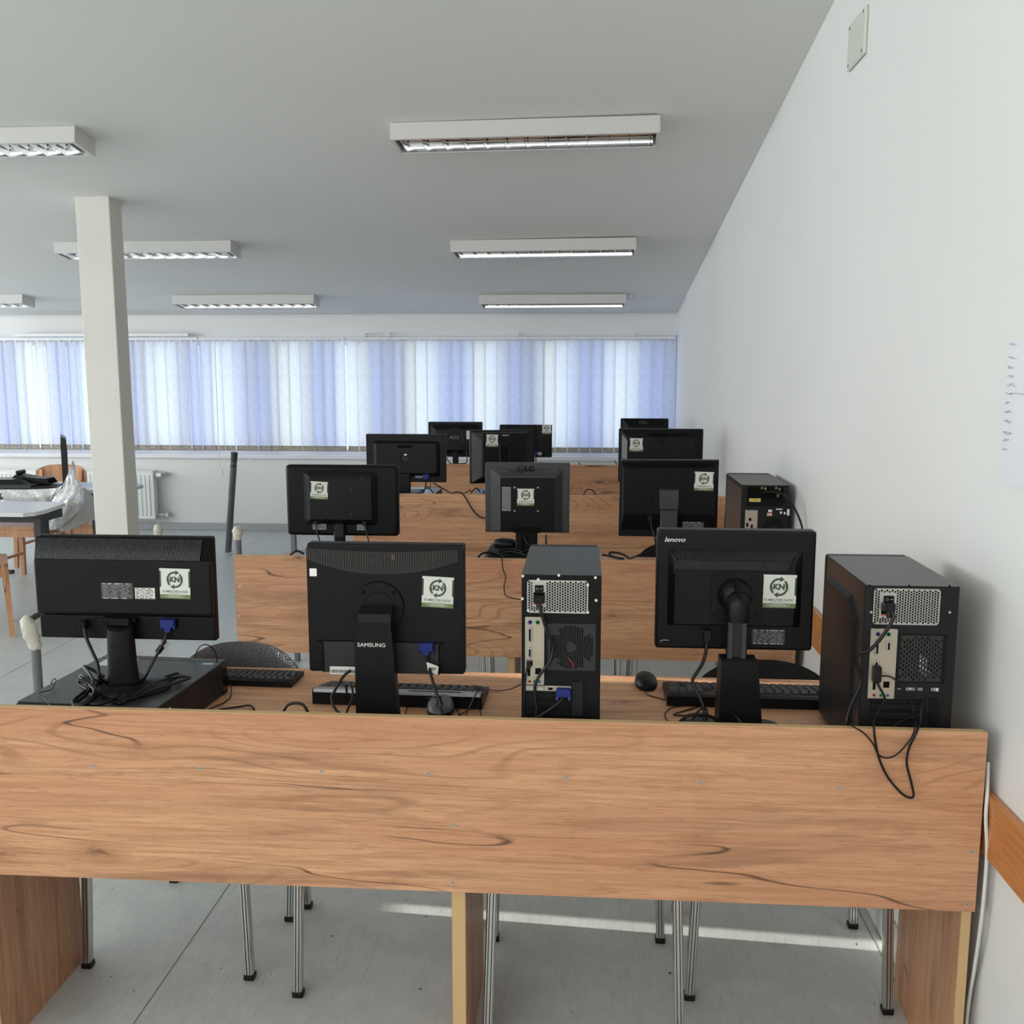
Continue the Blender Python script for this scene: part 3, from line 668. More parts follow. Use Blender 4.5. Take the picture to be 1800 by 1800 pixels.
def flat_case():
    cx, cy = -1.16, 2.352; t = thing('desktop_computer', 'flat black desktop computer lying under the ribbed wide monitor', 'computer', (cx, cy, TZ), R(-3.6))
    w, d, h = .352, .405, .094; m = MB(CASER); m.box(cx-w/2, cx+w/2, cy-d/2, cy+d/2, TZ+.002, TZ+h-.003, c=.003)
    part('chassis', m, t)
    m = MB(CASET); m.box(cx-w/2-.001, cx+w/2+.001, cy-d/2+.012, cy+d/2-.03, TZ+h-.004, TZ+h, c=.0012); part('lid', m, t)
    m = MB(BLKG); m.box(cx-w/2-.001, cx+w/2+.001, cy+d/2-.03, cy+d/2+.004, TZ, TZ+h, c=.003); part('front_bezel', m, t)
    m = MB(STW, PRK); 
    for k in (0, 1):
        y0 = cy-.175+k*.03; m.box(cx+w/2, cx+w/2+.0012, y0, y0+.025, TZ+.012, TZ+.072, STW)
        for j in range(9): z = TZ+.018+j*.006; m.box(cx+w/2+.001, cx+w/2+.0016, y0+.004, y0+.02, z, z+.002, PRK)
    part('sticker', m, t, 'white barcode sticker')
    m = MB(STW); m.box(cx-.15, cx-.06, cy+.105, cy+.17, TZ+h, TZ+h+.0006)
    m2 = m; st = part('sticker', m2, t, 'white sticker with recycling arrows')
    m = MB(STO); z = TZ+h+.0009
    for a0 in (20, 200): m.tube([(cx-.105+.02*math.cos(R(a0+k*14)), cy+.14+.02*math.sin(R(a0+k*14)), z) for k in range(11)], .0022, 4, k=1)
    part('print', m, st)
    m = MB(mat('blue_seal', (.30, .42, .55), .4)); m.box(cx+.13, cx+.16, cy+.15, cy+.165, TZ+h, TZ+h+.0005); part('seal', m, t)
    m = MB(DARK)
    for k in range(12): m.box(cx-.15+k*.012, cx-.144+k*.012, cy-d/2-.0004, cy-d/2+.001, TZ+.02, TZ+.05)
    part('rear_slots', m, t, kind='stuff')
flat_case()
def bundle():
    z = .8615; t = thing('cable_bundle', 'tied bundles of black cable lying on the flat desktop computer', 'cable', tuple(atz(200, 1225, z)))
    C = lambda l, r=.0036: cord(t, [('z', a, b, z+.004+dz) for a, b, dz in l], r)
    C([(236, 1222, 0), (252, 1206, .002), (290, 1190, .003), (312, 1184, .002), (318, 1187, .003), (300, 1196, .004), (262, 1208, .006), (235, 1222, .002), (215, 1236, 0)])
    C([(232, 1226, .004), (262, 1205, .008), (300, 1192, .008), (330, 1190, .004), (331, 1193, .003), (300, 1203, .004), (262, 1216, .004), (232, 1228, 0), (206, 1228, 0), (205, 1234, 0), (213, 1235, 0), (228, 1219, .003)])
    C([(183, 1190, .012), (160, 1176, .03), (147, 1172, .033), (158, 1185, .03), (164, 1200, .02), (150, 1222, .006), (132, 1236, 0), (131, 1240, 0), (150, 1238, .004), (168, 1222, .008), (164, 1206, .015), (140, 1196, .02), (141, 1204, .012), (160, 1215, .01)], .0042)
    C([(185, 1195, .01), (165, 1205, .012), (140, 1222, .008), (128, 1234, .004), (140, 1238, .002), (160, 1228, .01), (166, 1214, .018), (158, 1204, .022)], .0042)
    C([(176, 1198, .016), (150, 1190, .022), (142, 1186, .02), (144, 1193, .018), (160, 1200, .014), (172, 1206, .008), (170, 1224, .004), (150, 1238, 0)], .0038)
    C([(146, 1236, .0), (175, 1238, .004), (200, 1228, .004), (222, 1214, .003), (244, 1203, .0)], .0042)
    m = MB(RUB); a = atz(160, 1206, z+.02); m.tube([a+Vector((.012*math.cos(q), .004*math.sin(q), .012*math.sin(q))) for q in [k*math.pi/5 for k in range(11)]], .0016, 5, k=1); part('tie', m, t)
bundle()
cable([('z', 88, 1241, .862), ('z', 78, 1228, .864), ('z', 68, 1222, .864), ('z', 72, 1217, .864), ('z', 90, 1212, .866), ('z', 98, 1198, .87), ('z', 96, 1193, .876), ('z', 90, 1200, .87), ('z', 93, 1203, .866)], .0012, 'thin_cable', 'thin looped wire on the left corner of the flat desktop computer')
cable([(341, 1157, 2.535), (350, 1138, 2.53), (362, 1133, 2.52), (374, 1140, 2.53), (384, 1160, 2.56), (395, 1180, 2.56), ('z', 404, 1200, TZ+.01), ('z', 406, 1222, TZ+.003), ('z', 395, 1234, TZ+.003), ('z', 368, 1246, TZ+.003)], .0016, 'thin_cable', 'thin black wire arching off the right corner of the flat desktop computer')
cable([('z', 385, 1247, TZ+.004), ('z', 415, 1243, TZ+.006), ('z', 440, 1240, TZ+.006), ('z', 449, 1252, TZ+.004)], .0025, 'thin_cable', 'short black wire on the near desk right of the flat desktop computer')
cable([(496, 1256, 2.10), (505, 1240, 2.10), (520, 1236, 2.10), (534, 1240, 2.10), (543, 1256, 2.10)], .0034, 'cable_loop', 'black cable hump just left of the round-mount monitor on the near desk')

# ------------------------------------------------------------------ row 1, middle: square monitor with crescent vents
def crescent():
    Y = 2.27; t = thing('monitor', 'square black monitor with a crescent of slots and a round stand mount', 'monitor', (-.495, 2.27, TZ))
    x0, x1, z0, z1 = rect((537, 956, 816, 1186), Y); xi = rect((537, 0, 808, 0), Y)[1]
    m = MB(BLK); m.slab(x0, x1, z0-.0015, z1, Y+.012, Y+.045, .004, .003); part('bezel', m, t)
    m = MB(BLK2); m.frustum((x0+.001, xi, z0+.001, z1-.006), (x0, x1-.001, z0, z1-.001), Y, Y+.014, .006, .004)
    part('rear_shell', m, t)
    # crescent: flat dark strip as slot shade, raised bars lightened for highlights
    m = MB(DARK); bars = MB(mat('vent_bar_highlight', (.075, .073, .070), .4)); n = 88
    L = rect((541, 960, 803, 960), Y); lx0, lx1 = L[0], L[1]
    def crz(u): a = at(700, 966+6*math.sin(math.pi*u)*0+5*(1-(2*u-1)**2), Y).z; b = at(700, 985+24*(1-(2*u-1)**2), Y).z; return b, a
    v = []; f = []
    for i in range(25):
        u = i/24; b, a = crz(u); x = lx0+(lx1-lx0)*u; v += [(x, Y-.0006, b), (x, Y-.0006, a)]
    f = [(2*i, 2*i+2, 2*i+3, 2*i+1) for i in range(24)]; m.add(v, f); part('vent_shade', m, t)
    for i in range(n):
        u = i/(n-1); b, a = crz(u); x = lx0+(lx1-lx0)*u; bars.box(x-.0008, x+.0008, Y-.0028, Y-.0005, b-.0008, a+.0008)
    part('vent_ribs', bars, t, kind='stuff')
    m = MB(mat('coil_copper', (.22, .07, .02), .5)); q = rect((688, 975, 694, 984), Y); m.box(q[0], q[1], Y-.0009, Y-.0006, q[2], q[3]); part('copper_coil', m, t, 'orange coil glimpsed inside the vents')  # copper-coloured patch set on the vent strip
    c = at(666, 1066, Y); m = MB(BLK2, DARK); m.cyl((c.x, Y-.006, c.z), (c.x, Y+.001, c.z), .0605, .0625, 48, BLK2)
    m.tube([(c.x+.061*math.cos(a), Y-.0035, c.z+.061*math.sin(a)) for a in [k*math.pi/24 for k in range(49)]], .0009, 4, DARK, k=1)
    m.tube([(c.x+.037*math.cos(a), Y-.0062, c.z+.037*math.sin(a)) for a in [k*math.pi/24 for k in range(49)]], .0007, 4, DARK, k=1)
    rm = part('round_mount', m, t)
    for px in (639, 692): mscrew(t, px, 1041.5, Y-.006, .0048, DARK)
    # bottom recess
    a = rect((568, 1126, 772, 1186), Y); m = MB(DARK, BLK)
    e = .0016
    m.tube([(a[0], Y-.001, a[2]), (a[0]+.0005, Y-.001, a[3]-.008), (a[0]+.008, Y-.001, a[3]), (a[1]-.008, Y-.001, a[3]), (a[1], Y-.001, a[3]-.008), (a[1], Y-.001, a[2])], e, 5, DARK, k=3); part('recess_edge', m, t)
    m = MB(mat('recess_plastic', (.007, .007, .0075), .55)); m.box(a[0], a[1], Y-.0006, Y+.001, a[2]+.001, a[3]); part('recess', m, t)
    q = rect((580, 1171, 640, 1186), Y); m = MB(STW, PRK); m.box(q[0], q[1], Y-.0014, Y, q[2], q[3], STW); x = q[0]+.002; rr = random.Random(2)
    while x < q[1]-.003: w = rr.choice((.0005, .001, .0015)); m.box(x, x+w, Y-.0016, Y-.0013, q[2]+.004, q[3]-.008, PRK); x += w+rr.choice((.0006, .001))
    part('barcode_sticker', m, t)
    q = rect((544, 999, 557, 1013), Y); m = MB(WHITEP); m.slab(q[0], q[1], q[2], q[3], Y-.0008, Y, .002, .0002); part('small_sticker', m, t)
    q = rect((741.5, 1011.5, 798, 1071), Y); sticker(t, 769.5, 1041, q[1]-q[0]-.0005, Y-.0002, R(-2.5))
    # pivot arm and neck
    q = rect((630, 1068, 688, 1100), Y-.05); m = MB(BLK2)
    pr = [(Y-.002, c.z+.004), (Y-.03, c.z+.005), (Y-.052, c.z-.006), (Y-.060, q[2]+.01), (Y-.060, q[2]-.004), (Y-.030, q[2]-.004), (Y-.022, c.z-.035), (Y-.002, c.z-.035)]
    m.prism(pr, q[0], q[1], ax='x'); part('pivot_arm', m, t)
    Yn = Y-.058; a = rect((622.5, 1100, 687, 1100), Yn); b = rect((626, 1252, 700, 1252), Yn); zt, zb = a[3], TZ+.010
    bx0 = b[0]-.001; bx1 = b[1]+.003; m = MB(BLK2)
    m.loft([[(p[0], y, p[1]) for p in [(bx0, zb), (bx1, zb), (a[1]+.0015, zt-.018), (a[1]-.002, zt-.004), (a[1]-.007, zt), (a[0]+.006, zt), (a[0]+.001, zt-.004), (a[0], zt-.014)]] for y in (Yn, Yn+.03)], BLK2, False)
    nk = part('neck', m, t)
    l = at(653, 1134, Yn); m = MB(PRW); m.text('SAMSUNG', l.x, l.z, Yn-.0006, .0130, bold=.00012, sx=1.14); part('lettering', m, nk)
    m = MB(DARK); l = at(655.5, 1231, Yn)
    for dz in (.003, -.003): m.cyl((l.x, Yn-.0006, l.z+dz), (l.x, Yn, l.z+dz), .0016, n=8)
    part('latch_holes', m, nk)
    m = MB(BLK2); cx = (b[0]+b[1])/2
    m.loft([[(cx+.115*q_*math.cos(k), Y-.03+.085*q_*math.sin(k), z) for k in [2*math.pi*i/36 for i in range(36)]] for q_, z in ((1, TZ+.001), (1, TZ+.008), (.93, TZ+.013), (.6, TZ+.015))], BLK2, True); part('base', m, t)
    scr(t, x0, x1, z0, z1, Y+.045)
    vc = thing('vga_cable', 'video cable with blue plug and paper tag behind the round-mount monitor', 'cable', (at(775, 1250, 2.2).x, 2.2, TZ))
    vga_plug(vc, 750, 1136, Y-.003, .95)
    cord(vc, [(749, 1150, Y-.010), (755, 1168, Y-.012), (757, 1185, Y-.03), (766, 1215, Y-.05), (773, 1240, Y-.06), (777, 1255, Y-.07)], .0036)
    m = MB(RUB); m.cyl(at(770, 1226, Y-.052), at(775, 1240, Y-.058), .006, n=8); part('ferrite_bead', m, vc)
    m = MB(STW, PRG); p = [at(*w_, Y-.02) for w_ in ((749.5, 1164), (759, 1167), (771, 1172), (769, 1186), (762, 1184), (752, 1178))]
    m.loft([[tuple(w_+Vector((0, dy, 0))) for w_ in p] for dy in (0, .001)], STW, False); q = rect((756, 1173, 766, 1178), Y-.021); m.box(q[0], q[1], Y-.0216, Y-.0212, q[2], q[3], PRG); part('paper_tag', m, vc)
    cable([(617, 1178, 2.25), (603, 1190, 2.24), (588, 1215, 2.22), (583, 1230, 2.2), (590, 1247, 2.19), (602, 1258, 2.18), ('z', 612, 1262, TZ+.02)], .0036, 'power_cable', 'black power cable curling left of the round-mount stand')
    cable([(610, 1222, 2.3), (609, 1207, 2.3), (612, 1201, 2.29), (618, 1208, 2.27), (620, 1225, 2.25), (612, 1245, 2.2), (607, 1258, 2.18)], .0028, 'cable_loop', 'narrow cable loop left of the round-mount stand, over the silver keyboard')
crescent()

# ------------------------------------------------------------------ keyboards and mice
def key_mesh(w, d, h, mtl):
    m = MB(mtl); a, b, c = w/2, d/2, .0018; m.loft([[(-a, -b, 0), (a, -b, 0), (a, b, 0), (-a, b, 0)], [(-a+c, -b+c, h), (a-c, -b+c, h), (a-c, b-c, h), (-a+c, b-c, h)]], mtl, False, True); return m.mesh('key')
def keyboard(label, cx, cy, rz, w, d, style, mtl=KEYM, group='keyboards on the near desk'):
    """authored with its rear (cable) edge towards us (-Y)"""
    t = thing('keyboard', label, 'keyboard', (cx, cy, TZ+.001), rz, group)
    rear = {'silver': .040, 'slim': .020, 'std': .030}[style]; fr = .012
    body = BLK2; m = MB(body); z = TZ+.001
    prof = [(cy-d/2, z), (cy+d/2, z), (cy+d/2, z+fr), (cy-d/2+.012, z+rear), (cy-d/2, z+rear-.004)]
    m.prism(prof, cx-w/2, cx+w/2, ax='x'); part('body', m, t)
    yk0, yk1 = cy-d/2+.034, cy+d/2-.012
    def top(y): k = (y-(cy-d/2+.012))/(d-.012); return z+rear+(fr-rear)*k
    if style == 'silver':
        m = MB(SILV, DARK); y0, y1 = cy-d/2-.002, cy-d/2+.030
        m.prism([(y0, top(cy-d/2+.012)-.006), (y0+.004, top(cy-d/2+.012)+.001), (y1, top(y1)+.002), (y1, top(y1)-.003), (y0+.004, top(y0+.01)-.010)], cx-w/2+.004, cx+w/2-.004, ax='x')
        m.box(cx+.03, cx+.17, cy-d/2+.010, cy-d/2+.013, top(cy-d/2+.012)-.001, top(cy-d/2+.012)+.0015, DARK); part('rear_strip', m, t, 'silver strip')
    elif style == 'slim': yk0 = cy-d/2+.012
    rows = 6; rd = (yk1-yk0)/rows; nk = 19; kw = (w-.02)/nk
    ms = {}
    for r_ in range(rows):
        y = yk0+rd*(r_+.5); i = 0
        while i < nk:
            kx = 1
            if r_ == 5 and i in (7,): kx = 5
            if (r_ in (2, 3, 4)) and i in (0,): kx = 1.5
            n_ = kx
            if (i in (3,) and True): pass
            gap = .006 if i >= 4 else 0
            key = round(kx, 1)
            if key not in ms: ms[key] = key_mesh(kw*kx-.0025, rd-.0028, .0055, mtl)
            off = (.25*kw*((r_*3) % 4)/2) if i > 4 else 0
            x = cx-w/2+.010+kw*(i+kx/2)+off*0.6+(0 if i < 4 else .002)
            if x+kw*kx/2 < cx+w/2-.006 and not (i == 4 and r_ < 2) :
                o = bpy.data.objects.new('key', ms[key]); COL.objects.link(o); o.parent = t; o.location = (x-cx, y-cy, top(y)-TZ-.001-.0005)
                o.rotation_euler = (math.atan2(fr-rear, d), 0, 0)
            i += int(math.ceil(kx)) if kx > 1.6 else (2 if kx == 1.5 else 1)
    return t
a, b = atz(565, 1210, .79), atz(870, 1190, .79)
keyboard('black slim keyboard right of the flat desktop computer', -.985, 2.655, R(-1.5), .36, .115, 'slim')
keyboard('black keyboard with a silver rear strip behind the round-mount monitor', -.482, 2.535, R(-1.5), .455, .150, 'silver')
keyboard('black keyboard partly hidden by the trapezoid stand and the right tower', .455, 2.60, R(-.5), .452, .165, 'std')
def mouse(label, px, py, rz, z, body, top, s=1.0, grp='computer mice'):
    p = atz(px, py, z); t = thing('mouse', label, 'mouse', (p.x, p.y, z), rz, grp); l, w, h = .058*s, .031*s, .034*s
    def L(k, zz): return [(p.x+w*k*(1-.10*math.sin(a))*math.cos(a), p.y+l*k*math.sin(a), zz) for a in [2*math.pi*i/26 for i in range(26)]]
    m = MB(body); m.loft([L(.92, z), L(1, z+.006*s), L(1.0, z+.013*s)], body, True); part('body', m, t)
    m = MB(top); m.loft([L(1.0, z+.0131*s), L(.95, z+.021*s), L(.80, z+.028*s), L(.52, z+.033*s), L(.15, z+.0345*s)], top, True); part('shell', m, t)
    m = MB(DARK); m.tube([(p.x, p.y-l*.98, z+.014*s), (p.x, p.y-l*.8, z+.0235*s), (p.x, p.y-l*.5, z+.0305*s), (p.x, p.y-l*.1, z+.0345*s)], .0007, 4, k=3); part('button_seam', m, t)
    m = MB(DGREY); m.cyl((p.x-.003, p.y-l*.55, z+.028*s), (p.x+.003, p.y-l*.55, z+.028*s), .0065*s, n=12); part('scroll_wheel', m, t); return t
mouse('black mouse standing alone between the middle tower and the trapezoid stand', 1135, 1205, R(3), TZ, BLK2, BLK2, 1.0)
mouse('grey and black mouse at the near panel, right of the round-mount stand', 775, 1250, R(4), TZ, BLK2, mat('mouse_grey', (.10, .10, .105), .35), 1.15)
cable([('z', 1134, 1214, TZ+.01), ('z', 1140, 1222, TZ+.003), ('z', 1170, 1230, TZ+.003), ('z', 1205, 1239, TZ+.003), ('z', 1180, 1244, TZ+.003), ('z', 1169, 1255, TZ+.003), ('z', 1174, 1268, TZ+.003)], .0016, 'mouse_cable', 'thin cable of the lone black mouse, folded on the near desk')
cable([('z', 1262, 1226, TZ+.006), ('z', 1245, 1236, TZ+.004), ('z', 1215, 1246, TZ+.003), ('z', 1184, 1256, TZ+.003), ('z', 1215, 1258, TZ+.003), ('z', 1260, 1262, TZ+.003)], .002, 'keyboard_cable', 'keyboard cable zigzagging left of the trapezoid stand')
cable([('z', 712, 1262, TZ+.003), ('z', 716, 1243, TZ+.004), ('z', 730, 1232, TZ+.004), (760, 1226, 2.42), ('z', 790, 1226, TZ+.03), ('z', 803, 1248, TZ+.003), ('z', 812, 1262, TZ+.003)], .0014, 'thin_cable', 'thin wire arching behind the grey and black mouse')
cable([(845, 1206, 2.5), (835, 1222, 2.45), (822, 1250, 2.3), ('z', 818, 1262, TZ+.003)], .0016, 'thin_cable', 'thin wire slanting down from the right end of the silver-strip keyboard')
cable([(848, 1208, 2.50), (870, 1214, 2.40), (895, 1212, 2.30), (915, 1203, 2.15)], .0016, 'thin_cable', 'wire from the silver-strip keyboard to the middle tower')
cable([('z', 805, 1258, TZ+.003), ('z', 830, 1244, TZ+.003), ('z', 840, 1240, TZ+.003), ('z', 846, 1258, TZ+.003)], .0012, 'thin_cable', 'fine pale wire on the near desk, left of the middle tower')
cable([('z', 752, 1258, TZ+.003), ('z', 765, 1242, TZ+.02), (772, 1232, 2.2)], .0022, 'thin_cable', 'short wire lying over the grey and black mouse')

# ------------------------------------------------------------------ towers
def led(m, c, r, Y, mt, n=14): m.cyl((c.x, Y-.0022, c.z), (c.x, Y, c.z), r, r, n, mt)
def io_shield(t, r, Y, seed=0, dual=False):
    x0, x1, z0, z1 = r; w, h = x1-x0, z1-z0
    m = MB(BEIGE); m.box(x0, x1, Y-.002, Y+.002, z0, z1, c=.0007); sh = part('port_shield', m, t)
    m = MB(STEEL); e = .0012
    for a in ((x0, x0+e, z0, z1), (x1-e, x1, z0, z1), (x0, x1, z0, z0+e), (x0, x1, z1-e, z1)): m.box(a[0], a[1], Y-.0032, Y-.0018, a[2], a[3])
    part('shield_rim', m, sh)
    def P(u, v): return x0+w*u, z1-h*v
    m = MB(BEIGE, PUR, GRN, REDP, DARK, STEEL)
    for u, mt in ((.26, PUR), (.66, GRN)):
        x, z = P(u, .075); m.cyl((x, Y-.004, z), (x, Y-.002, z), .0052, .0052, 16, mt); m.cyl((x, Y-.0044, z), (x, Y-.0039, z), .003, .003, 12, DARK)
    def port(u, v0, v1, ww, mt=STEEL, cell=True):
        x, za = P(u, v0); _, zb = P(u, v1); m.box(x-ww/2, x+ww/2, Y-.0062, Y-.002, zb, za, mt, c=.0008)
        if cell: m.box(x-ww/4, x+ww/4, Y-.0066, Y-.0060, zb+.003, za-.003, DARK)
    port(.25, .15, .37, .0085); port(.25, .45, .60, .0085)
    if dual: port(.68, .17, .31, .0085)
    for v in (.14, .385, .43, .62): x, z = P(.25, v); m.cyl((x, Y-.005, z), (x, Y-.002, z), .0019, .0019, 8, STEEL)
    x, z = P(.25, .67); m.box(x-.005, x+.006, Y-.0024, Y-.0019, z-.008, z+.004, DARK)
    x, z = P(.3, .80); m.box(x-.007, x-.001, Y-.0024, Y-.0019, z-.012, z+.006, DARK); x, z = P(.68, .80); m.box(x-.006, x+.007, Y-.0024, Y-.0019, z-.007, z+.007, DARK)
    for u, mt in ((.24, REDP), (.5, GRN), (.76, mat('port_blue', (.06, .16, .35), .4))):
        x, z = P(u, .955); m.cyl((x, Y-.0034, z), (x, Y-.002, z), .0034, .0034, 12, mt); m.cyl((x, Y-.0037, z), (x, Y-.0033, z), .0017, .0017, 8, DARK)
    part('ports', m, sh)
def psu(t, r, sw, Y, label_r=None, holes=(23, 12), sr=(.008, .004, .004, .004)):
    x0, x1, z0, z1 = r
    m = MB(DARK); m.box(x0+.001, x1-.001, Y+.004, Y+.006, z0+.001, z1-.001); ps = part('power_supply', m, t, 'silver perforated power supply grille')
    m = MB(STEEL)
    a0, a1, b0, b1 = sw
    m.perf(x0+.002, x1-.002, z0+.002, z1-.002, Y-.0012, holes[0], holes[1], .84, lambda x, z: not (a0-.001 < x < a1+.001 and b0-.001 < z < b1+.001), True, .003)
    e = .0022
    for a in ((x0, x0+e, z0+.004, z1-.004), (x1-e, x1, z0+.004, z1-.004), (x0+.004, x1-.004, z0, z0+e), (x0+.004, x1-.004, z1-e, z1)): m.box(a[0], a[1], Y-.0020, Y-.0008, a[2], a[3])
    part('grille', m, ps)
    m = MB(PRW, BLK, DARK, PINK); m.box(a0, a1, Y-.0022, Y-.001, b0, b1, mat('psu_plate', (.42, .42, .40), .4, .4))
    cx = (a0+a1)/2; w = a1-a0; h = b1-b0
    m.box(cx-w*.32, cx+w*.32, Y-.006, Y-.002, b1-h*.40, b1-h*.12, BLK, c=.001); m.tube([(cx-w*.13+.0026*math.cos(k), Y-.0064, b1-h*.26+.0026*math.sin(k)) for k in [i*math.pi/4 for i in range(9)]], .0003, 3, PRW, k=1)
    m.box(cx+w*.10, cx+w*.22, Y-.0064, Y-.006, b1-h*.265, b1-h*.245, PRW)
    m.box(cx-w*.42, cx+w*.42, Y-.004, Y-.002, b0+h*.12, b1-h*.42, DARK)
    part('switch', m, ps)
    if label_r:
        m = MB(PINK, PRK); m.box(label_r[0], label_r[1], Y-.0030, Y-.0020, label_r[2], label_r[3], PINK); x = label_r[0]+.003
        while x < label_r[1]-.004: m.box(x, x+.0018, Y-.0033, Y-.0029, label_r[2]+.002, label_r[3]-.002, REDP); x += .003
        part('warning_label', m, ps)
def iec(parent, px, py, Y, s=1.0):
    c = at(px, py, Y); m = MB(RUB); m.box(c.x-.0115*s, c.x+.0115*s, Y-.024, Y, c.z-.008*s, c.z+.009*s, c=.003); m.cyl((c.x, Y-.016, c.z-.006*s), (c.x+.001, Y-.020, c.z-.020*s), .0065*s, .0048*s, 10); return part('plug', m, parent)
def mid_tower():
    Y = 2.115; x0, x1, zb_, z1 = rect((917, 1009, 1053.5, 1255), Y); z0 = TZ+.004; D = .345
    t = thing('computer_tower', 'middle black computer tower with bluish grey top, white screws on its back', 'computer', ((x0+x1)/2, Y+D/2, TZ))
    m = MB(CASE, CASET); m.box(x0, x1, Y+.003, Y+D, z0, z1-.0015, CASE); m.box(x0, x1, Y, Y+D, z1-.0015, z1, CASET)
    ms = mat('case_side', (.026, .022, .020), .22, .3); m.box(x1, x1+.0012, Y+.004, Y+D, z0, z1, ms); part('chassis', m, t)
    m = MB(BLK2); m.box(x0-.001, x1+.001, Y+D, Y+D+.03, z0-.002, z1, c=.006); part('front_bezel', m, t)
    def rr_(a, b, c, d): return rect((900+a/6.665, 995+b/6.667, 900+c/6.665, 995+d/6.667), Y)
    # back plate frame around cutouts (simple flat sheet pieces)
    m = MB(CASE); m.box(x0, x1, Y, Y+.004, z0, z1-.0015, c=.001); part('back_plate', m, t)
    psu(t, rr_(178, 160, 890, 555), rr_(240, 185, 398, 462), Y-.001, rr_(240, 420, 395, 460))
    io_shield(t, rr_(155, 592, 375, 1385), Y-.001)
    # fan grille: perforated octagon with solid hub
    g_ = rr_(440, 690, 955, 1205); cx, cz = (g_[0]+g_[1])/2, (g_[2]+g_[3])/2; rad = (g_[1]-g_[0])/2
    m = MB(DARK); m.cyl((cx, Y-.0004, cz), (cx, Y+.001, cz), rad*1.02, rad*1.02, 32); fg = part('fan_grille', m, t)
    m = MB(mat('fan_sheet', (.017, .017, .018), .38, 0, .4)); m.perf(g_[0]-.004, g_[1]+.004, g_[2]-.004, g_[3]+.004, Y-.0022, 20, 17, .80, lambda x, z: .22*rad < math.hypot(x-cx, z-cz) < rad*1.02 and not (abs(abs(x-cx)-rad*.66) < .10*rad and abs(abs(z-cz)-rad*.66) < .10*rad), True, .0018); part('perforated_sheet', m, fg)
    m = MB(RED); p = rr_(660, 1075, 720, 1180); m.tube([(p[0], Y-.0016, p[3]), (p[0]+.003, Y-.002, p[3]-.004), (p[0]+.005, Y-.0016, p[3]-.007), (p[1]-.001, Y-.002, p[2]+.006), (p[1]-.002, Y-.0016, p[2])], .0011, 5); part('fan_wire', m, t, 'red wire')
    # pressed ribs
    m = MB(CASER)
    for (a, b, c, d) in ((405, 585, 945, 600), (430, 1270, 945, 1285), (405, 600, 415, 1260)): q = rr_(a, b, c, d); m.box(q[0], q[1], Y-.0022, Y, q[2], q[3], c=.0007)
    part('pressed_ribs', m, t)
    for i, b in enumerate((1395, 1490, 1590, 1690)):
        q = rr_(160, b, 690, b+75); m = MB(CASE, BEIGE, SCREW, DARK)
        m.box(q[0], q[1], Y-.0016, Y, q[2], q[3], BLK if i else BEIGE, c=.0006)
        if i == 0:
            w_ = q[1]-q[0]; m.box(q[0]+w_*.17, q[0]+w_*.40, Y-.006, Y-.001, q[2]+.002, q[3]-.002, STEEL, c=.0008)
            for u in (.12, .45): m.cyl((q[0]+w_*u, Y-.004, (q[2]+q[3])/2), (q[0]+w_*u, Y, (q[2]+q[3])/2), .002, .002, 8, SCREW)
            m.box(q[0]+w_*.50, q[0]+w_*.60, Y-.0024, Y-.001, q[2]+.003, q[3]-.004, DARK)
        else: m.box(q[0]+.002, q[1]-.002, Y-.0024, Y-.0014, q[3]-.003, q[3]-.001, CASER)
        part('slot_cover', m, t, 'steel bracket with video sockets' if i == 0 else None)
    q = rr_(700, 1350, 835, 1760); m = MB(CASER, DARK); m.box(q[0], q[1], Y-.004, Y, q[2], q[3], CASER, c=.0015)
    for k in range(4): z = q[3]-.02-k*.013; m.box(q[1]+.003, q[1]+.005, Y-.0006, Y, z-.004, z, DARK)
    part('slot_latch', m, t)
    for a, b in ((128, 116), (548, 108), (978, 135), (308, 157), (888, 221), (122, 382), (986, 402), (190, 520), (887, 541)):
        c = at(900+a/6.665, 995+b/6.667, Y); m = MB(SCREWW, PRG); m.cyl((c.x, Y-.0035, c.z), (c.x, Y, c.z), .0026, .0032, 12, SCREWW); m.box(c.x-.0012, c.x+.0012, Y-.0038, Y-.0034, c.z-.0002, c.z+.0002, PRG); part('screw', m, t)
    pc = thing('power_cable', 'black power cable hanging down the back of the middle tower', 'cable', (at(945, 1255, Y-.02).x, Y-.02, TZ+.06))
    iec(pc, 947, 1051, Y-.002)
    cord(pc, [(948, 1058, Y-.020), (952, 1078, Y-.024), (960, 1105, Y-.022), (971, 1132, Y-.018), (972, 1145, Y-.018), (966, 1165, Y-.02), (950, 1185, Y-.022), (941, 1205, Y-.022), (941, 1230, Y-.022), (944, 1245, Y-.022), (942, 1262, Y-.022)], .0036)
    vc = thing('vga_cable', 'video cable with blue plug at the bottom of the middle tower', 'cable', (at(991, 1220, Y).x, Y-.02, TZ+.05))
    c = at(990.5, 1217, Y-.008); m = MB(BLUE); m.box(c.x-.0165, c.x+.0165, Y-.022, Y-.002, c.z-.009, c.z+.010, c=.003)
    for s_ in (-1, 1): m.cyl((c.x+s_*.0135, Y-.020, c.z-.014), (c.x+s_*.0135, Y-.014, c.z+.002), .0036, n=8)
    part('plug', m, vc, 'blue connector'); cord(vc, [(991, 1222, Y-.018), (985, 1232, Y-.024), (965, 1248, Y-.028), (944, 1261, Y-.025)], .0032)
    uc = cable([(931, 1165, Y-.004), (927, 1172, Y-.012), (924, 1190, Y-.012), (922, 1220, Y-.012), (921, 1240, Y-.012), (924, 1262, Y-.01)], .0022, 'usb_cable', 'thin cable running down the left edge of the middle tower')
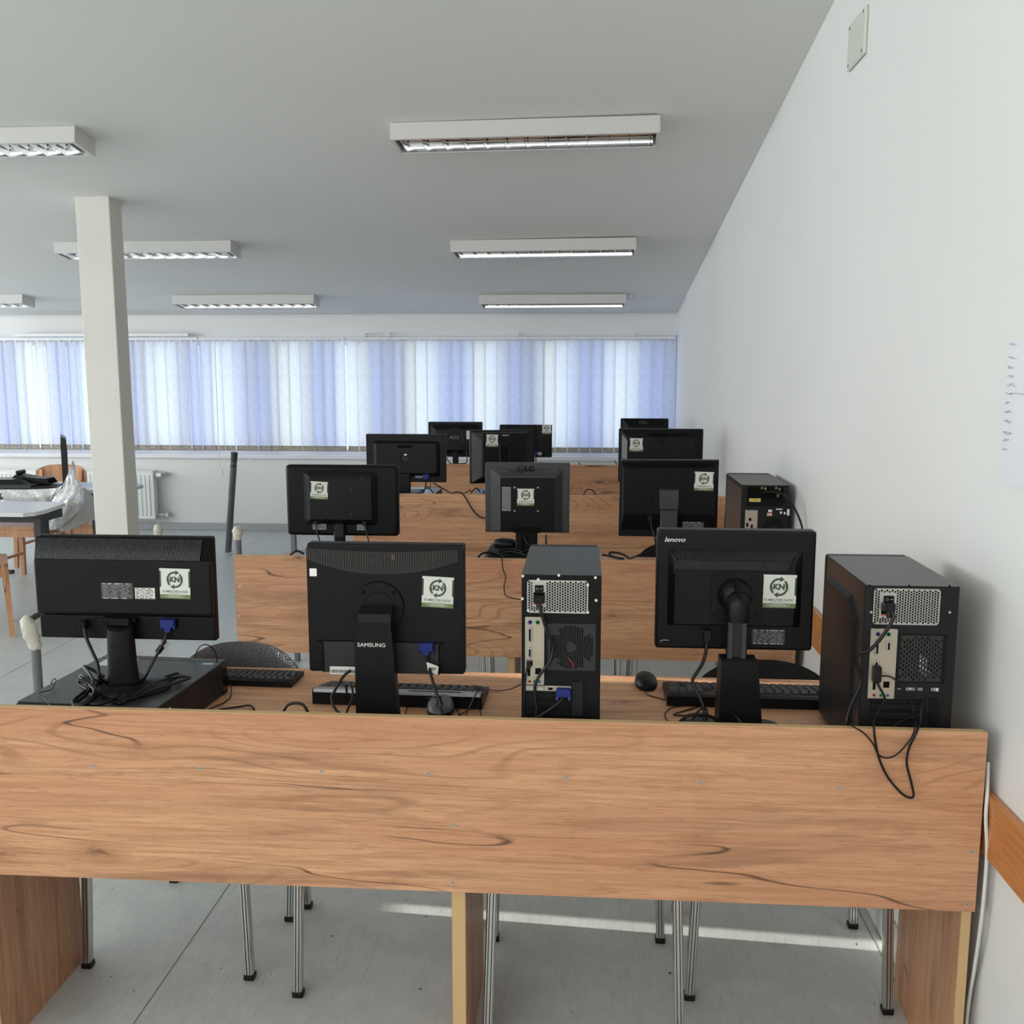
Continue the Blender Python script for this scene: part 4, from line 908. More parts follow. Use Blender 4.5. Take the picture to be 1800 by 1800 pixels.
    m = MB(RUB); q = rect((926, 1160, 934, 1172), Y-.004); m.box(q[0], q[1], Y-.016, Y-.003, q[2], q[3], c=.001); part('plug', m, uc)
mid_tower()
def right_tower():
    Y = 2.12; x0, x1, _, z1 = rect((1523.5, 1028.5, 1671, 1280), Y); z0 = TZ+.012; D = .34
    t = thing('computer_tower', 'right-hand black computer tower beside the wall, on the near desk', 'computer', ((x0+x1)/2, Y+D/2, TZ))
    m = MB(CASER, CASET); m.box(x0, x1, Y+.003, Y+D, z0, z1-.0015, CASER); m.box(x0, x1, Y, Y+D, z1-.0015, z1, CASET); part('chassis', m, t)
    m = MB(BLK2); m.box(x0-.001, x1+.001, Y+D, Y+D+.028, z0-.004, z1, c=.005); part('front_bezel', m, t)
    # embossed left side: raised centre field with cut corners
    sp = MB(mat('side_panel_paint', (.030, .028, .029), .30, .2)); X = x0
    sp.box(X-.0012, X, Y+.008, Y+D, z0, z1-.002); part('side_panel', sp, t)
    m = MB(CASER); a, b = Y+.055, Y+D-.02; zt, zb2 = z1-.045, z0+.012; cc = .05
    out = [(a, zb2), (a, zt-cc), (a+cc, zt), (b, zt), (b, zb2)]; inn = [(a+.010, zb2), (a+.010, zt-cc-.004), (a+cc+.004, zt-.010), (b, zt-.010), (b, zb2)]
    v = [(X-.0013, p[0], p[1]) for p in out]+[(X-.008, p[0], p[1]) for p in inn]; m.add(v, [(0, 1, 6, 5), (1, 2, 7, 6), (2, 3, 8, 7), (5, 6, 7, 8, 9)]); part('raised_field', m, t)
    m = MB(CASER); m.box(x0, x1, Y, Y+.004, z0, z1-.0015, c=.001); part('back_plate', m, t)
    for fx in (x0+.02, x1-.02):
        for fy in (Y+.03, Y+D-.03): m = MB(RUB); m.cyl((fx, fy, TZ), (fx, fy, TZ+.013), .012, n=12); part('foot', m, t)
    def rr_(a, b, c, d): return rect((1500+a/6.665, 1020+b/6.667, 1500+c/6.665, 1020+d/6.667), Y)
    psu(t, rr_(243, 90, 995, 525), rr_(318, 140, 490, 430), Y-.001, rr_(300, 378, 458, 425), (24, 13))
    io_shield(t, rr_(205, 562, 468, 1382), Y-.001, 1, True)
    g_ = rr_(520, 640, 1050, 1190); m = MB(DARK); m.box(g_[0]+.002, g_[1]-.002, Y-.0006, Y+.001, g_[2]+.002, g_[3]-.002); fg = part('fan_grille', m, t)
    cx, cz = (g_[0]+g_[1])/2, (g_[2]+g_[3])/2; hw, hh = (g_[1]-g_[0])/2, (g_[3]-g_[2])/2
    m = MB(mat('fan_sheet')); m.perf(g_[0], g_[1], g_[2], g_[3], Y-.0022, 17, 10, .60, lambda x, z: (abs((x-cx)/hw)**2.5+abs((z-cz)/hh)**2.5 < .86) or (abs(abs(x-cx)/hw-abs(z-cz)/hh) < .05 and abs(x-cx)/hw < .93), True, .0018, hexy=False)
    part('perforated_sheet', m, fg)
    m = MB(ALU)
    for i in range(5):
        for j in range(9-i): 
            q = rr_(775+i*34+(j % 2)*8, 860+i*20+j*33, 790+i*34+(j % 2)*8, 885+i*20+j*33)
            if i < 3 or j > 3: m.box(q[0], q[1], Y-.0009, Y-.0006, q[2], q[3])
    part('heatsink_fins', m, t, 'shiny metal glimpsed through the fan holes', kind='stuff')
    m = MB(CASE)
    for (a, b, c, d) in ((510, 640, 520, 1190), (1050, 640, 1060, 1190), (510, 630, 1060, 642), (510, 1188, 1060, 1198), (490, 560, 535, 575)): q = rr_(a, b, c, d); m.box(q[0], q[1], Y-.0030, Y, q[2], q[3], c=.0008)
    part('pressed_ribs', m, t)
    m = MB(PRG, PRW, YEL); q = rr_(590, 1255, 1000, 1300); m.box(rr_(590, 0, 630, 0)[0], rr_(590, 0, 633, 0)[1], Y-.0005, Y, q[2]+.002, q[3]-.002, PRG)
    c = rr_(650, 1250, 680, 1280); m.add([(c[0], Y-.0006, c[2]), (c[1], Y-.0006, c[2]), ((c[0]+c[1])/2, Y-.0006, c[3])], [(0, 1, 2)], PRW)
    for k in range(4):
        z = q[3]-(q[3]-q[2])*(k+.5)/4; a_ = rr_(690, 0, 800, 0); m.box(a_[0], a_[1], Y-.0005, Y, z-.0007, z+.0007, PRG); a_ = rr_(830, 0, 890, 0); m.box(a_[0], a_[1], Y-.0005, Y, z-.0007, z+.0007, PRG)
    c = at(1500+935/6.665, 1020+1280/6.667, Y); m.text('CE', c.x, c.z, Y-.0006, .0085, PRW, bold=.0002); q = rr_(968, 1262, 995, 1300); m.box(q[0], q[1], Y-.0006, Y, q[2], q[3], PRW); part('rating_print', m, t)
    for i, b in enumerate((1390, 1480, 1580, 1690)):
        q = rr_(200, b, 790, b+78); m = MB(CASE, CASER, DARK); m.box(q[0], q[1], Y-.0012, Y, q[2], q[3], CASE); m.box(q[0]+.003, q[1]-.003, Y-.0035, Y-.001, q[3]-.0045, q[3]-.002, CASER, c=.0008)
        if i == 0:
            for k in range(30): x = q[0]+.005+k*(q[1]-q[0]-.01)/30; m.box(x, x+.0014, Y-.0016, Y-.0011, q[2]+.001, q[2]+.0045, DARK)
        part('slot_cover', m, t)
    q = rr_(850, 1325, 1000, 1740); m = MB(CASER, CASE); m.box(q[0], q[1], Y-.005, Y, q[2], q[3], c=.0016); m.box(q[0]+.004, q[1]-.006, Y-.0062, Y-.004, q[2]+.006, q[3]-.006, CASE, c=.001); part('slot_latch', m, t)
    for a, b in ((203, 368), (1122, 371)):
        c = at(1500+a/6.665, 1020+b/6.667, Y); m = MB(SCREW); m.cyl((c.x, Y-.005, c.z), (c.x, Y, c.z), .0026, .0034, 12); part('screw', m, t)
    for a, b in ((655, 63), (190, 60), (1125, 68), (1030, 170), (1015, 497), (250, 487), (395, 98), (790, 1400)): mscrew(t, 1500+a/6.665, 1020+b/6.667, Y, .0022, DARK)
    pc = thing('power_cable', 'black power cable of the right tower bending round its left edge', 'cable', (at(1490, 1272, Y-.02).x, Y-.03, TZ+.05))
    iec(pc, 1558.5, 1065, Y-.002, 1.1)
    cord(pc, [(1563, 1070, Y-.020), (1571, 1082, Y-.026), (1566, 1096, Y-.028), (1550, 1120, Y-.028), (1530, 1142, Y-.028), (1512, 1148, Y-.02), (1504, 1157, Y-.012), (1508, 1172, Y-.01), (1514, 1190, Y-.008), (1512, 1205, Y-.008), (1498, 1235, Y-.01), (1490, 1258, Y-.012), (1486, 1280, Y-.02)], .0040)
    ac = thing('cable_loop', 'thick black cable hanging in a long loop over the near front panel', 'cable', (at(1600, 1395, 2.045).x, 2.045, at(1600, 1400, 2.045).z))
    Yo = 2.048
    cord(ac, [(1556, 1230, Y-.012), (1545, 1247, Y-.03), (1538, 1262, 2.075), (1536, 1278, 2.040), (1539, 1305, Yo), (1546, 1335, Yo), (1560, 1365, Yo), (1582, 1392, Yo), (1598, 1402, Yo), (1606, 1398, Yo), (1601, 1372, Yo), (1594, 1342, Yo), (1598, 1315, Yo), (1610, 1290, 2.040), (1617, 1268, 2.07), (1619, 1240, 2.09), (1616, 1232, Y-.006)], .0026)
    m = MB(RUB); q = rect((1533, 1168, 1546, 1198), Y-.005); m.box(q[0], q[1], Y-.02, Y-.004, q[2], q[3], c=.003); part('plug', m, ac); cord(ac, [(1540, 1194, Y-.014), (1546, 1208, Y-.015), (1554, 1222, Y-.015), (1556, 1232, Y-.013)], .0026)
    bc = cable([(1546, 1188, Y-.01), (1566, 1190, Y-.012), (1580, 1202, Y-.016), (1597, 1224, Y-.02), (1607, 1255, Y-.028), (1609, 1275, 2.042), (1603, 1295, Yo), (1588, 1315, Yo), (1572, 1329, Yo), (1555, 1332, Yo), (1543, 1325, Yo), (1535, 1308, Yo), (1520, 1290, Yo), (1503, 1279, 2.050), (1488, 1270, 2.085)], .0018, 'thin_cable', 'thin black wire looping from the right tower over the near front panel')
    cable([(1620, 1255, Y-.006), (1600, 1260, Y-.02), (1580, 1270, Y-.03), (1568, 1279, Y-.035)], .0018, 'thin_cable', 'short thin wire across the bottom of the right tower')
right_tower()

# ------------------------------------------------------------------ row 1, right: square monitor with ball joint and trapezoid foot
def ball():
    Y = 2.32; t = thing('monitor', 'square black monitor with slanted vents, white lettering and a trapezoid stand foot', 'monitor', (at(1300, 1200, Y-.1).x, 2.30, TZ))
    x0, x1, z0, z1 = rect((1156, 931, 1427, 1145), Y)
    m = MB(BLK2); m.slab(x0, x1, z0, z1, Y, Y+.04, .007, .006); part('bezel', m, t)
    a = rect((1178, 966, 1402, 1100), Y); b = rect((1189, 994, 1396, 1090), Y-.03)
    m = MB(BLK2); YR = Y-.028; bi = rect((1187.5, 984, 1394, 1103), YR)
    m.frustum((bi[0], bi[1], bi[2]+.004, bi[3]), (a[0]-.004, a[1]+.006, a[2]-.004, a[3]+.002), YR, Y+.001, .003, .006); part('rear_shell', m, t)
    # slanted ribs on the sloping top of the shell
    m = MB(mat('rib_plastic', (.035, .036, .038), .4)); n = 62
    def pt(u, v):  # along the sloped face between inner top edge and outer top edge
        xi = bi[0]+(bi[1]-bi[0])*u; xo = a[0]+(a[1]-a[0])*u; q = .97*v
        return Vector((xi+(xo-xi)*q+.012*v, YR+(Y-YR)*q-.0012, bi[3]+(a[3]+.002-bi[3])*q))
    for i in range(n): u = .0+.96*i/n; m.tube([pt(u, .05), pt(u, .93)], .0010, 4, k=1)
    for i in range(n): u = .01+.95*i/n; A = pt(u, .0); m.tube([(A.x-.006, YR-.0012, A.z-.022), (A.x+.001, YR-.0012, A.z-.001)], .0009, 4, k=1)
    for i in range(10): z = bi[3]-.001-i*.0035; m.tube([(bi[0]-.001, YR+.001, z), (a[0]+.001, Y-.0015, z+.005)], .0008, 4, k=1)
    part('vent_ribs', m, t, kind='stuff')
    c = rect((1251, 1005, 1339, 1091), YR); m = MB(BLK2); m.slab(c[0], c[1], c[2], c[3], YR-.004, YR+.001, .002, .0012); mp_ = part('mount_plate', m, t)
    for px, py in ((1257, 1012), (1332, 1012), (1256, 1081), (1331, 1081)): mscrew(t, px, py, YR-.004, .0028, DARK)
    cc = at(1292, 1047, YR-.01); m = MB(BLK2)
    lo = []
    for k in range(8): u = k/7; rr_ = .040*math.cos(u*1.25)**.75; lo.append([(cc.x+rr_*math.cos(q), YR-.004-.034*math.sin(u*1.5), cc.z+.001+rr_*math.sin(q)) for q in [2*math.pi*i/30 for i in range(30)]])
    m.loft(lo, BLK2, True); part('ball_joint', m, t)
    m = MB(BLK2, PRG); ce = at(1297, 1065, YR-.045)
    m.loft([[(ce.x+w_*math.cos(q), y_+.020*math.sin(q), z_) for q in [2*math.pi*i/24 for i in range(24)]] for w_, y_, z_ in ((.014, YR-.036, cc.z+.014), (.023, YR-.044, cc.z+.004), (.0265, YR-.048, cc.z-.012), (.0265, YR-.050, cc.z-.042), (.0235, YR-.050, cc.z-.052))], BLK2, True)
    q = rect((1288, 1018, 1303, 1050), YR-.06); m.prism([(q[0], q[3]), (q[0]+.013, q[3]-.004), (q[1], q[2]), (q[1]-.008, q[2]), (q[0]+.004, q[3]-.012)], YR-.072, YR-.05, PRD); part('elbow', m, t)
    Yn = YR-.056; p = rect((1284, 1084, 1309, 1160), Yn); m = MB(BLKG, DGREY); m.box(p[0]-.006, p[1]+.006, Yn+.006, Yn+.03, .94, p[3], BLKG, c=.003)
    m.box(p[0]-.004, p[0]+.009, Yn, Yn+.012, .935, p[3], DGREY, c=.003); m.box(p[1]-.009, p[1]+.004, Yn, Yn+.012, .935, p[3], DGREY, c=.003); part('column', m, t)
    Yf = Yn-.012; u_ = rect((1269, 1161, 1333, 1161), Yf); w_ = rect((1263, 1272, 1342, 1272), Yf); zt = at(1300, 1163, Yf).z; uz = at(1300, 1153, Yf+.05).z
    m = MB(BLK2); zb = TZ+.009; e = .012
    lo = [[(w_[0]-.002, Yf, zb), (w_[1]+.002, Yf, zb), (w_[1]+.002, Yf+.07, zb), (w_[0]-.002, Yf+.07, zb)], [(u_[0], Yf, zt), (u_[1], Yf, zt), (u_[1], Yf+.06, zt), (u_[0], Yf+.06, zt)], [(u_[0]+e, Yf+.004, uz+.004), (u_[1]-e, Yf+.004, uz+.004), (u_[1]-e, Yf+.05, uz+.004), (u_[0]+e, Yf+.05, uz+.004)]]
    m.loft(lo, BLK2, False); ft = part('stand_foot', m, t)
    m = MB(BLK2); cx = (w_[0]+w_[1])/2; m.slab(0, 0, 0, 0, 0, 0, 0, 0) if False else m.prism(rrect(cx-.12, cx+.12, Yf-.02, Yf+.19, .05), TZ+.001, TZ+.010, ax='z'); part('base', m, t)
    c = at(1186.5, 948, Y); m = MB(PRW); m.text('lenovo', c.x-.0005, c.z-.001, Y-.0006, .0160, bold=.0002, shear=.28, sx=1.12); part('lettering', m, t)
    m = MB(PRW); q = rect((1160, 1125, 1175, 1128), Y); m.tube([(q[0], Y-.0004, q[2]-.001), (q[0]+.006, Y-.0004, q[3]), (q[1], Y-.0004, q[3])], .0008, 4); part('scratch', m, t)
    q = rect((1339.5, 1012, 1398.5, 1067), YR); sticker(t, 1369, 1039.5, q[1]-q[0], YR-.0003, R(-.5))
    spec_label(t, rect((1322, 1106, 1379, 1133), Y), Y-.0002, 'dark', 8)
    scr(t, x0, x1, z0, z1, Y+.04)
    pc = thing('video_cable', 'thick black cable dropping from the lettered square monitor left of its stand', 'cable', (at(1240, 1262, 2.2).x, 2.2, TZ))
    m = MB(RUB); q = rect((1236, 1106, 1250, 1128), Y-.012); m.box(q[0], q[1], Y-.02, Y, q[2], q[3], c=.002); m.box(q[0]-.008, q[0]+.002, Y-.014, Y, q[3]-.01, q[3], c=.001); part('plug', m, pc)
    cord(pc, [(1243, 1124, Y-.014), (1241, 1145, Y-.02), (1234, 1168, Y-.03), (1220, 1190, Y-.04), (1218, 1200, Y-.045), (1226, 1218, Y-.055), (1236, 1240, Y-.07), (1239, 1272, Y-.09)], .0042)
    cable([(1194, 1270, 2.12), (1210, 1258, 2.13), (1232, 1256, 2.14), (1250, 1260, 2.15), (1262, 1268, 2.16)], .0040, 'cable_loop', 'black cable arch at the foot of the trapezoid stand')
    cable([(1216, 1266, 2.15), (1228, 1250, 2.17), (1238, 1244, 2.18), (1243, 1250, 2.18), (1242, 1264, 2.16)], .0026, 'cable_loop', 'small cable loop left of the trapezoid stand, under the thick cable')
    cable([(1288, 1255, Yf-.004), (1296, 1262, Yf-.02), (1304, 1274, Yf-.03)], .0040, 'power_cable', 'cable end leaving the front of the trapezoid stand')
ball()

# ------------------------------------------------------------------ row 2
def r2_left():
    Y = 4.15; t = thing('monitor', 'wide rounded monitor with embossed name, left on the second desk', 'monitor', (-1.03, Y+.02, TZ))
    x0, x1, z0, z1 = rect((501, 817, 701, 943), Y)
    m = MB(BLK); 
    def L(i, y, r_): return [(p[0], y, p[1]) for p in rrect(x0+i, x1-i, z0+i, z1-i, r_)]
    m.loft([L(.012, Y-.001, .012), L(.004, Y+.003, .016), L(0, Y+.01, .016), L(0, Y+.03, .016), L(.004, Y+.034, .014)], BLK, True); part('bezel', m, t)
    a = rect((543, 838, 653, 914), Y-.03); b = rect((530, 826, 667, 930), Y); m = MB(BLK2)
    m.frustum((a[0], a[1], a[2], a[3]), (b[0]+.006, b[1]-.004, b[2]+.016, b[3]-.004), Y-.03, Y, .004, .02); part('rear_shell', m, t)
    m = MB(PRK); q = rect((545, 839, 650, 843), Y-.03); m.box(q[0], q[1], Y-.0312, Y-.03, q[2], q[3], BLK); part('top_ridge', m, t)
    c = at(599, 827.5, Y); m = MB(PRD); m.text('PHILIPS', c.x, c.z, Y-.0014, .024, bold=.0006, sx=1.15); part('lettering', m, t)
    sticker(t, 561, 862, rect((544, 0, 577, 0), Y-.03)[1]-rect((544, 0, 577, 0), Y-.03)[0], Y-.0312, R(-3))
    q = rect((549, 917, 574, 931), Y-.004); spec_label(t, q, Y-.004, 'grey', 11); q = rect((627, 917, 641, 932), Y-.004); spec_label(t, q, Y-.004, 'grey', 12)
    for px, py in ((618, 861), (576, 902), (618, 903), (637, 841)): mscrew(t, px, py, Y-.03, .002, PRG)
    q = rect((585.5, 919, 606.5, 960), Y-.02); m = MB(BLKG); m.box(q[0], q[1], Y-.02, Y+.0, TZ+.106, q[3], c=.006); part('neck', m, t)
    m = MB(BLK2); cx = (q[0]+q[1])/2; m.prism(rrect(cx-.12, cx+.12, Y-.06, Y+.12, .05), TZ+.0965, TZ+.108, ax='z'); part('base', m, t)
    scr(t, x0, x1, z0, z1, Y+.034)
    for (pts, lb) in (([(555, 918, Y-.012), (557, 935, Y-.02), (563, 955, Y-.04), (566, 972, Y-.10)], 'thin cable under the left side of the rounded second-row monitor'), ([(641, 920, Y-.012), (644, 935, Y-.02), (648, 952, Y-.04), (652, 972, Y-.10)], 'thin cable under the right side of the rounded second-row monitor')):
        c_ = cable(pts, .003, 'power_cable', lb); m = MB(RUB); q = at(*pts[0]); m.box(q.x-.009, q.x+.009, Y-.02, Y-.002, q.z-.01, q.z+.012, c=.002); part('plug', m, c_)
r2_left()
def r2_mid():
    Y = 4.15; t = thing('monitor', 'square monitor with corner speaker grilles and centred sticker, middle of the second desk', 'monitor', (-.235, Y+.02, TZ))
    x0, x1, z0, z1 = rect((852.5, 813.5, 1000.5, 937), Y); G1 = mat('grey_plastic', (.034, .035, .037), .42, 0, .35)
    m = MB(G1); m.slab(x0, x1, z0, z1, Y, Y+.035, .003, .004); part('bezel', m, t)
    a = rect((879, 837, 976, 936), Y-.03); b = rect((863, 823, 988, 937), Y)
    m = MB(G1); m.frustum((a[0], a[1], a[2]+.002, a[3]), (b[0], b[1], b[2]+.001, b[3]), Y-.03, Y, .006, .006); part('rear_shell', m, t)
    m = MB(BLK); m.slab(a[0]+.001, a[1]-.001, a[2]+.002, a[3]-.006, Y-.0325, Y-.029, .006, .001); part('centre_panel', m, t)
    m = MB(DARK)      # grilles: side strips, top wedges
    for sx in (0, 1):
        for k in range(30):
            z = z0+.012+k*(z1-z0-.06)/30
            for j in range(4):
                u = .2+.6*j/3; X = (b[0]+(a[0]-b[0])*u) if sx == 0 else (b[1]+(a[1]-b[1])*u); yy = Y-.03*u-.0008
                m.box(X-.0012, X+.0012, yy, yy+.001, z, z+.0028)
    part('speaker_holes', m, t, kind='stuff')
    m = MB(mat('wedge', (.02, .02, .021), .5)); 
    for s_, pts in ((0, ((867, 822), (872, 831), (899, 833), (892, 826))), (1, ((982, 822), (979, 831), (950, 833), (957, 826)))):
        P = [at(*p, Y-.012) for p in pts]; m.add([(p.x, Y-.0155, p.z) for p in P], [(0, 1, 2, 3)])
    part('vent_wedge', m, t)
    c = at(915, 824.5, Y-.02); m = MB(PRD); m.tube([(c.x+.014*math.cos(k), Y-.0165, c.z+.014*math.sin(k)) for k in [i*math.pi/10 for i in range(21)]], .0014, 5, k=1); m.text('L', c.x-.003, c.z, Y-.0168, .018, bold=.0006); m.text('LG', c.x+.038, c.z, Y-.0168, .031, bold=.0010, sx=1.1); part('lettering', m, t)
    sticker(t, 924, 874, rect((907.5, 0, 940, 0), Y-.032)[1]-rect((907.5, 0, 940, 0), Y-.032)[0], Y-.0328)
    spec_label(t, rect((882, 856, 898, 898), Y-.033), Y-.0327, 'grey', 4)
    for px, py in ((904.5, 857), (945.5, 857), (904.5, 898), (945.5, 898)): mscrew(t, px, py, Y-.0325, .004, SCREW)
    q = rect((906, 930, 944, 965), Y-.02); m = MB(BLK2); m.box(q[0], q[0]+.034, Y-.02, Y+.03, TZ+.108, q[3]-.006, c=.006); m.box(q[1]-.034, q[1], Y-.02, Y+.03, TZ+.108, q[3]-.006, c=.006); m.box(q[0]+.01, q[1]-.01, Y-.008, Y+.03, TZ+.108, q[3]-.012); part('neck', m, t)
    q = rect((901, 926, 951, 937), Y-.032); m = MB(DARK); m.slab(q[0], q[1], q[2], q[3], Y-.0335, Y-.031, .006, .0005); part('socket_recess', m, t)
    cx = at(905, 960, Y).x; m = MB(BLK2); m.prism(rrect(cx-.115, cx+.115, Y-.08, Y+.12, .03), TZ+.0965, TZ+.108, ax='z'); part('base', m, t)
    scr(t, x0, x1, z0, z1, Y+.035)
    p = at(890, 955, Y-.05); mo = mouse('black mouse lying on the flat computer left of the middle second-row stand', 889, 960, R(70), TZ+.109, BLK2, BLK2, 1.0)
    cb = thing('cable_bundle', 'tangle of black cables in front of the middle second-row stand', 'cable', tuple(atz(900, 975, TZ)))
    for l in ([(921, 937, Y-.03), (922, 947, Y-.03), (928, 955, Y-.04), (938, 962, Y-.05), (930, 968, Y-.06), (900, 972, Y-.07), (880, 970, Y-.08)], [(960, 940, Y-.02), (960, 955, Y-.03), (962, 968, Y-.06), (930, 972, Y-.1)],
              [(841, 979, Y-.18), (848, 973, Y-.15), (862, 971, Y-.13), (878, 976, Y-.12), (888, 979, Y-.12)], [(876, 971, Y-.09), (884, 966, Y-.08), (900, 965, Y-.08), (920, 970, Y-.08), (935, 975, Y-.1)], [(885, 977, Y-.12), (905, 974, Y-.1), (925, 968, Y-.09), (936, 966, Y-.09)], [(880, 974, Y-.12), (900, 970, Y-.1), (922, 975, Y-.12), (936, 978, Y-.14)]): cord(cb, l, .0045)
    cable([(882, 976, 3.90), (882.5, 985, 3.872), (884, 1000, 3.87), (889, 1015, 3.87), (886, 1030, 3.87), (888, 1045, 3.87), (895, 1050, 3.87), (915, 1054, 3.87)], .0022, 'thin_cable', 'thin black wire hanging down the second desk panel left of the middle tower')
r2_mid()
def r2_right():
    Y = 4.15; t = thing('monitor', 'square monitor with arched stand mount, right on the second desk', 'monitor', (.40, Y+.02, TZ), 0)
    P = lambda x, y: at(x, y, Y)
    c4 = [P(1091, 808.5), P(1264, 809), P(1260, 945), P(1087.5, 942)]
    m = MB(BLK2); m.loft([[(p.x, y, p.z) for p in c4] for y in (Y, Y+.04)], BLK2, False); part('bezel', m, t)
    c5 = [at(1097, 824, Y-.02), at(1259, 825, Y-.02), at(1256, 905, Y-.02), at(1096, 904, Y-.02)]; c6 = [P(1093, 812), P(1262, 813), P(1260, 935), P(1090, 932)]
    m = MB(BLK); m.loft([[(p.x, Y-.02, p.z) for p in c5], [(p.x, Y+.001, p.z) for p in c6]], BLK, False); part('rear_shell', m, t)
    m = MB(DARK)
    for i in range(48):
        for j in range(3): p = P(1100+3.2*i+(j % 2)*1.6, 812.5+j*3.3); m.box(p.x-.0022, p.x+.0022, Y-.0155+.004*(2-j)-.001, Y-.0145+.004*(2-j), p.z-.003, p.z+.003)
    part('vent_holes', m, t, kind='stuff')
    c = rect((1151, 855, 1200, 905), Y-.022); m = MB(BLK2); m.slab(c[0], c[1], c[2]+.0, c[3], Y-.026, Y-.019, .003, .001); part('mount_plate', m, t)
    for px, py in ((1155, 859), (1198, 859), (1196, 901)): mscrew(t, px, py, Y-.026, .004, DARK)
    q = rect((1160, 860, 1192, 895), Y-.05); m = MB(DGREY); cx = (q[0]+q[1])/2
    lo = []; 
    m.prism([(Y-.026, q[3]-.002), (Y-.045, q[3]-.006), (Y-.058, q[3]-.03), (Y-.058, q[2]), (Y-.035, q[2]), (Y-.026, q[2]+.01)], q[0], q[1], ax='x'); part('pivot_arm', m, t)
    q2 = rect((1161, 896, 1190, 960), Y-.05); m = MB(DGREY); m.box(q2[0], q2[1], Y-.056, Y-.03, TZ+.012, q2[3], c=.005); part('neck', m, t)
    m = MB(BLK2); m.prism(rrect(cx-.12, cx+.12, Y-.1, Y+.12, .04), TZ+.0005, TZ+.013, ax='z'); part('base', m, t)
    q = rect((1221, 829, 1254, 862), Y-.021); sticker(t, 1237.5, 846, q[1]-q[0], Y-.0215, R(-1.5)); spec_label(t, rect((1199, 917, 1237, 929), Y-.008), Y-.012, 'dark', 6)
    c = at(1178, 838, Y); m = MB(PRD); m.text('EIZO', c.x, c.z, Y-.0212, .015, bold=.0005) if False else m.box(c.x-.03, c.x-.018, Y-.0212, Y-.02, c.z-.005, c.z+.005); part('emblem', m, t)
    scr(t, c4[0].x, c4[1].x, c4[2].z, c4[0].z, Y+.04)
    cb = cable([(1143, 908, Y-.01), (1145, 925, Y-.03), (1151, 945, Y-.05), (1152, 958, Y-.08), (1146, 968, Y-.12), (1125, 975, Y-.2), (1108, 982, 3.90)], .0036, 'power_cable', 'black cable trailing from the right second-row monitor across its desk')
    m = MB(RUB); q = rect((1139, 905, 1147, 916), Y-.012); m.box(q[0], q[1], Y-.02, Y-.002, q[2], q[3], c=.002); part('plug', m, cb)
r2_right()
# small loose things on the second desk
cable([(1106, 982, 3.92), (1098, 976, 3.93), (1086, 972, 3.93), (1073, 971, 3.92), (1072, 975, 3.91), (1082, 980, 3.91), (1096, 982, 3.90), (1086, 981, 3.89), (1070, 977, 3.9), (1058, 975, 3.9)], .0045, 'cable_loop', 'coiled black cable on the second desk, left of the dark chair back')
cable([(508, 982, 3.96), (512, 974, 3.98), (520, 969, 3.98), (528, 970, 3.98), (534, 974, 3.98)], .005, 'cable_loop', 'short black cable hump at the left end of the second desk')

def low_case(label, x0, x1, y0, y1, rz=0, top=CASET):
    cx, cy = (x0+x1)/2, (y0+y1)/2; t = thing('desktop_computer', label, 'computer', (cx, cy, TZ), rz, 'flat desktop computers under monitors')
    m = MB(CASER); m.box(x0+.002, x1-.002, y0, y1-.02, TZ+.002, CZ-.003, c=.003); part('chassis', m, t)
    m = MB(top); m.box(x0, x1, y0+.01, y1-.022, CZ-.004, CZ, c=.001); part('lid', m, t)
    m = MB(BLKG); m.box(x0, x1, y1-.024, y1, TZ, CZ, c=.003); part('front_bezel', m, t); return t
CZ = TZ+.096
def crn(px, py): return atz(px, py, CZ)
q = crn(537, 963); low_case('flat desktop computer with bluish-reflecting lid corner under the rounded second-row monitor', q.x, q.x+.36, 3.97, q.y, 0, mat('lid_reflection', (.16, .20, .25), .3))  # bluish reflection on this lid is put into its colour
q = crn(863, 956); low_case('flat dark desktop computer under the middle second-row monitor, a mouse on top', q.x, q.x+.36, 3.97, q.y)
q = crn(777, 857); low_case('flat desktop computer with silvery lid under the round-logo monitor on the third desk', q.x-.36, q.x, 6.02, q.y, 0, mat('lid_silver', (.30, .34, .38), .3))
q = crn(842, 857); low_case('flat grey desktop computer under the turned monitor on the third desk', q.x, q.x+.36, 6.02, min(q.y, 6.45), 0, mat('lid_grey', (.13, .15, .17), .35))
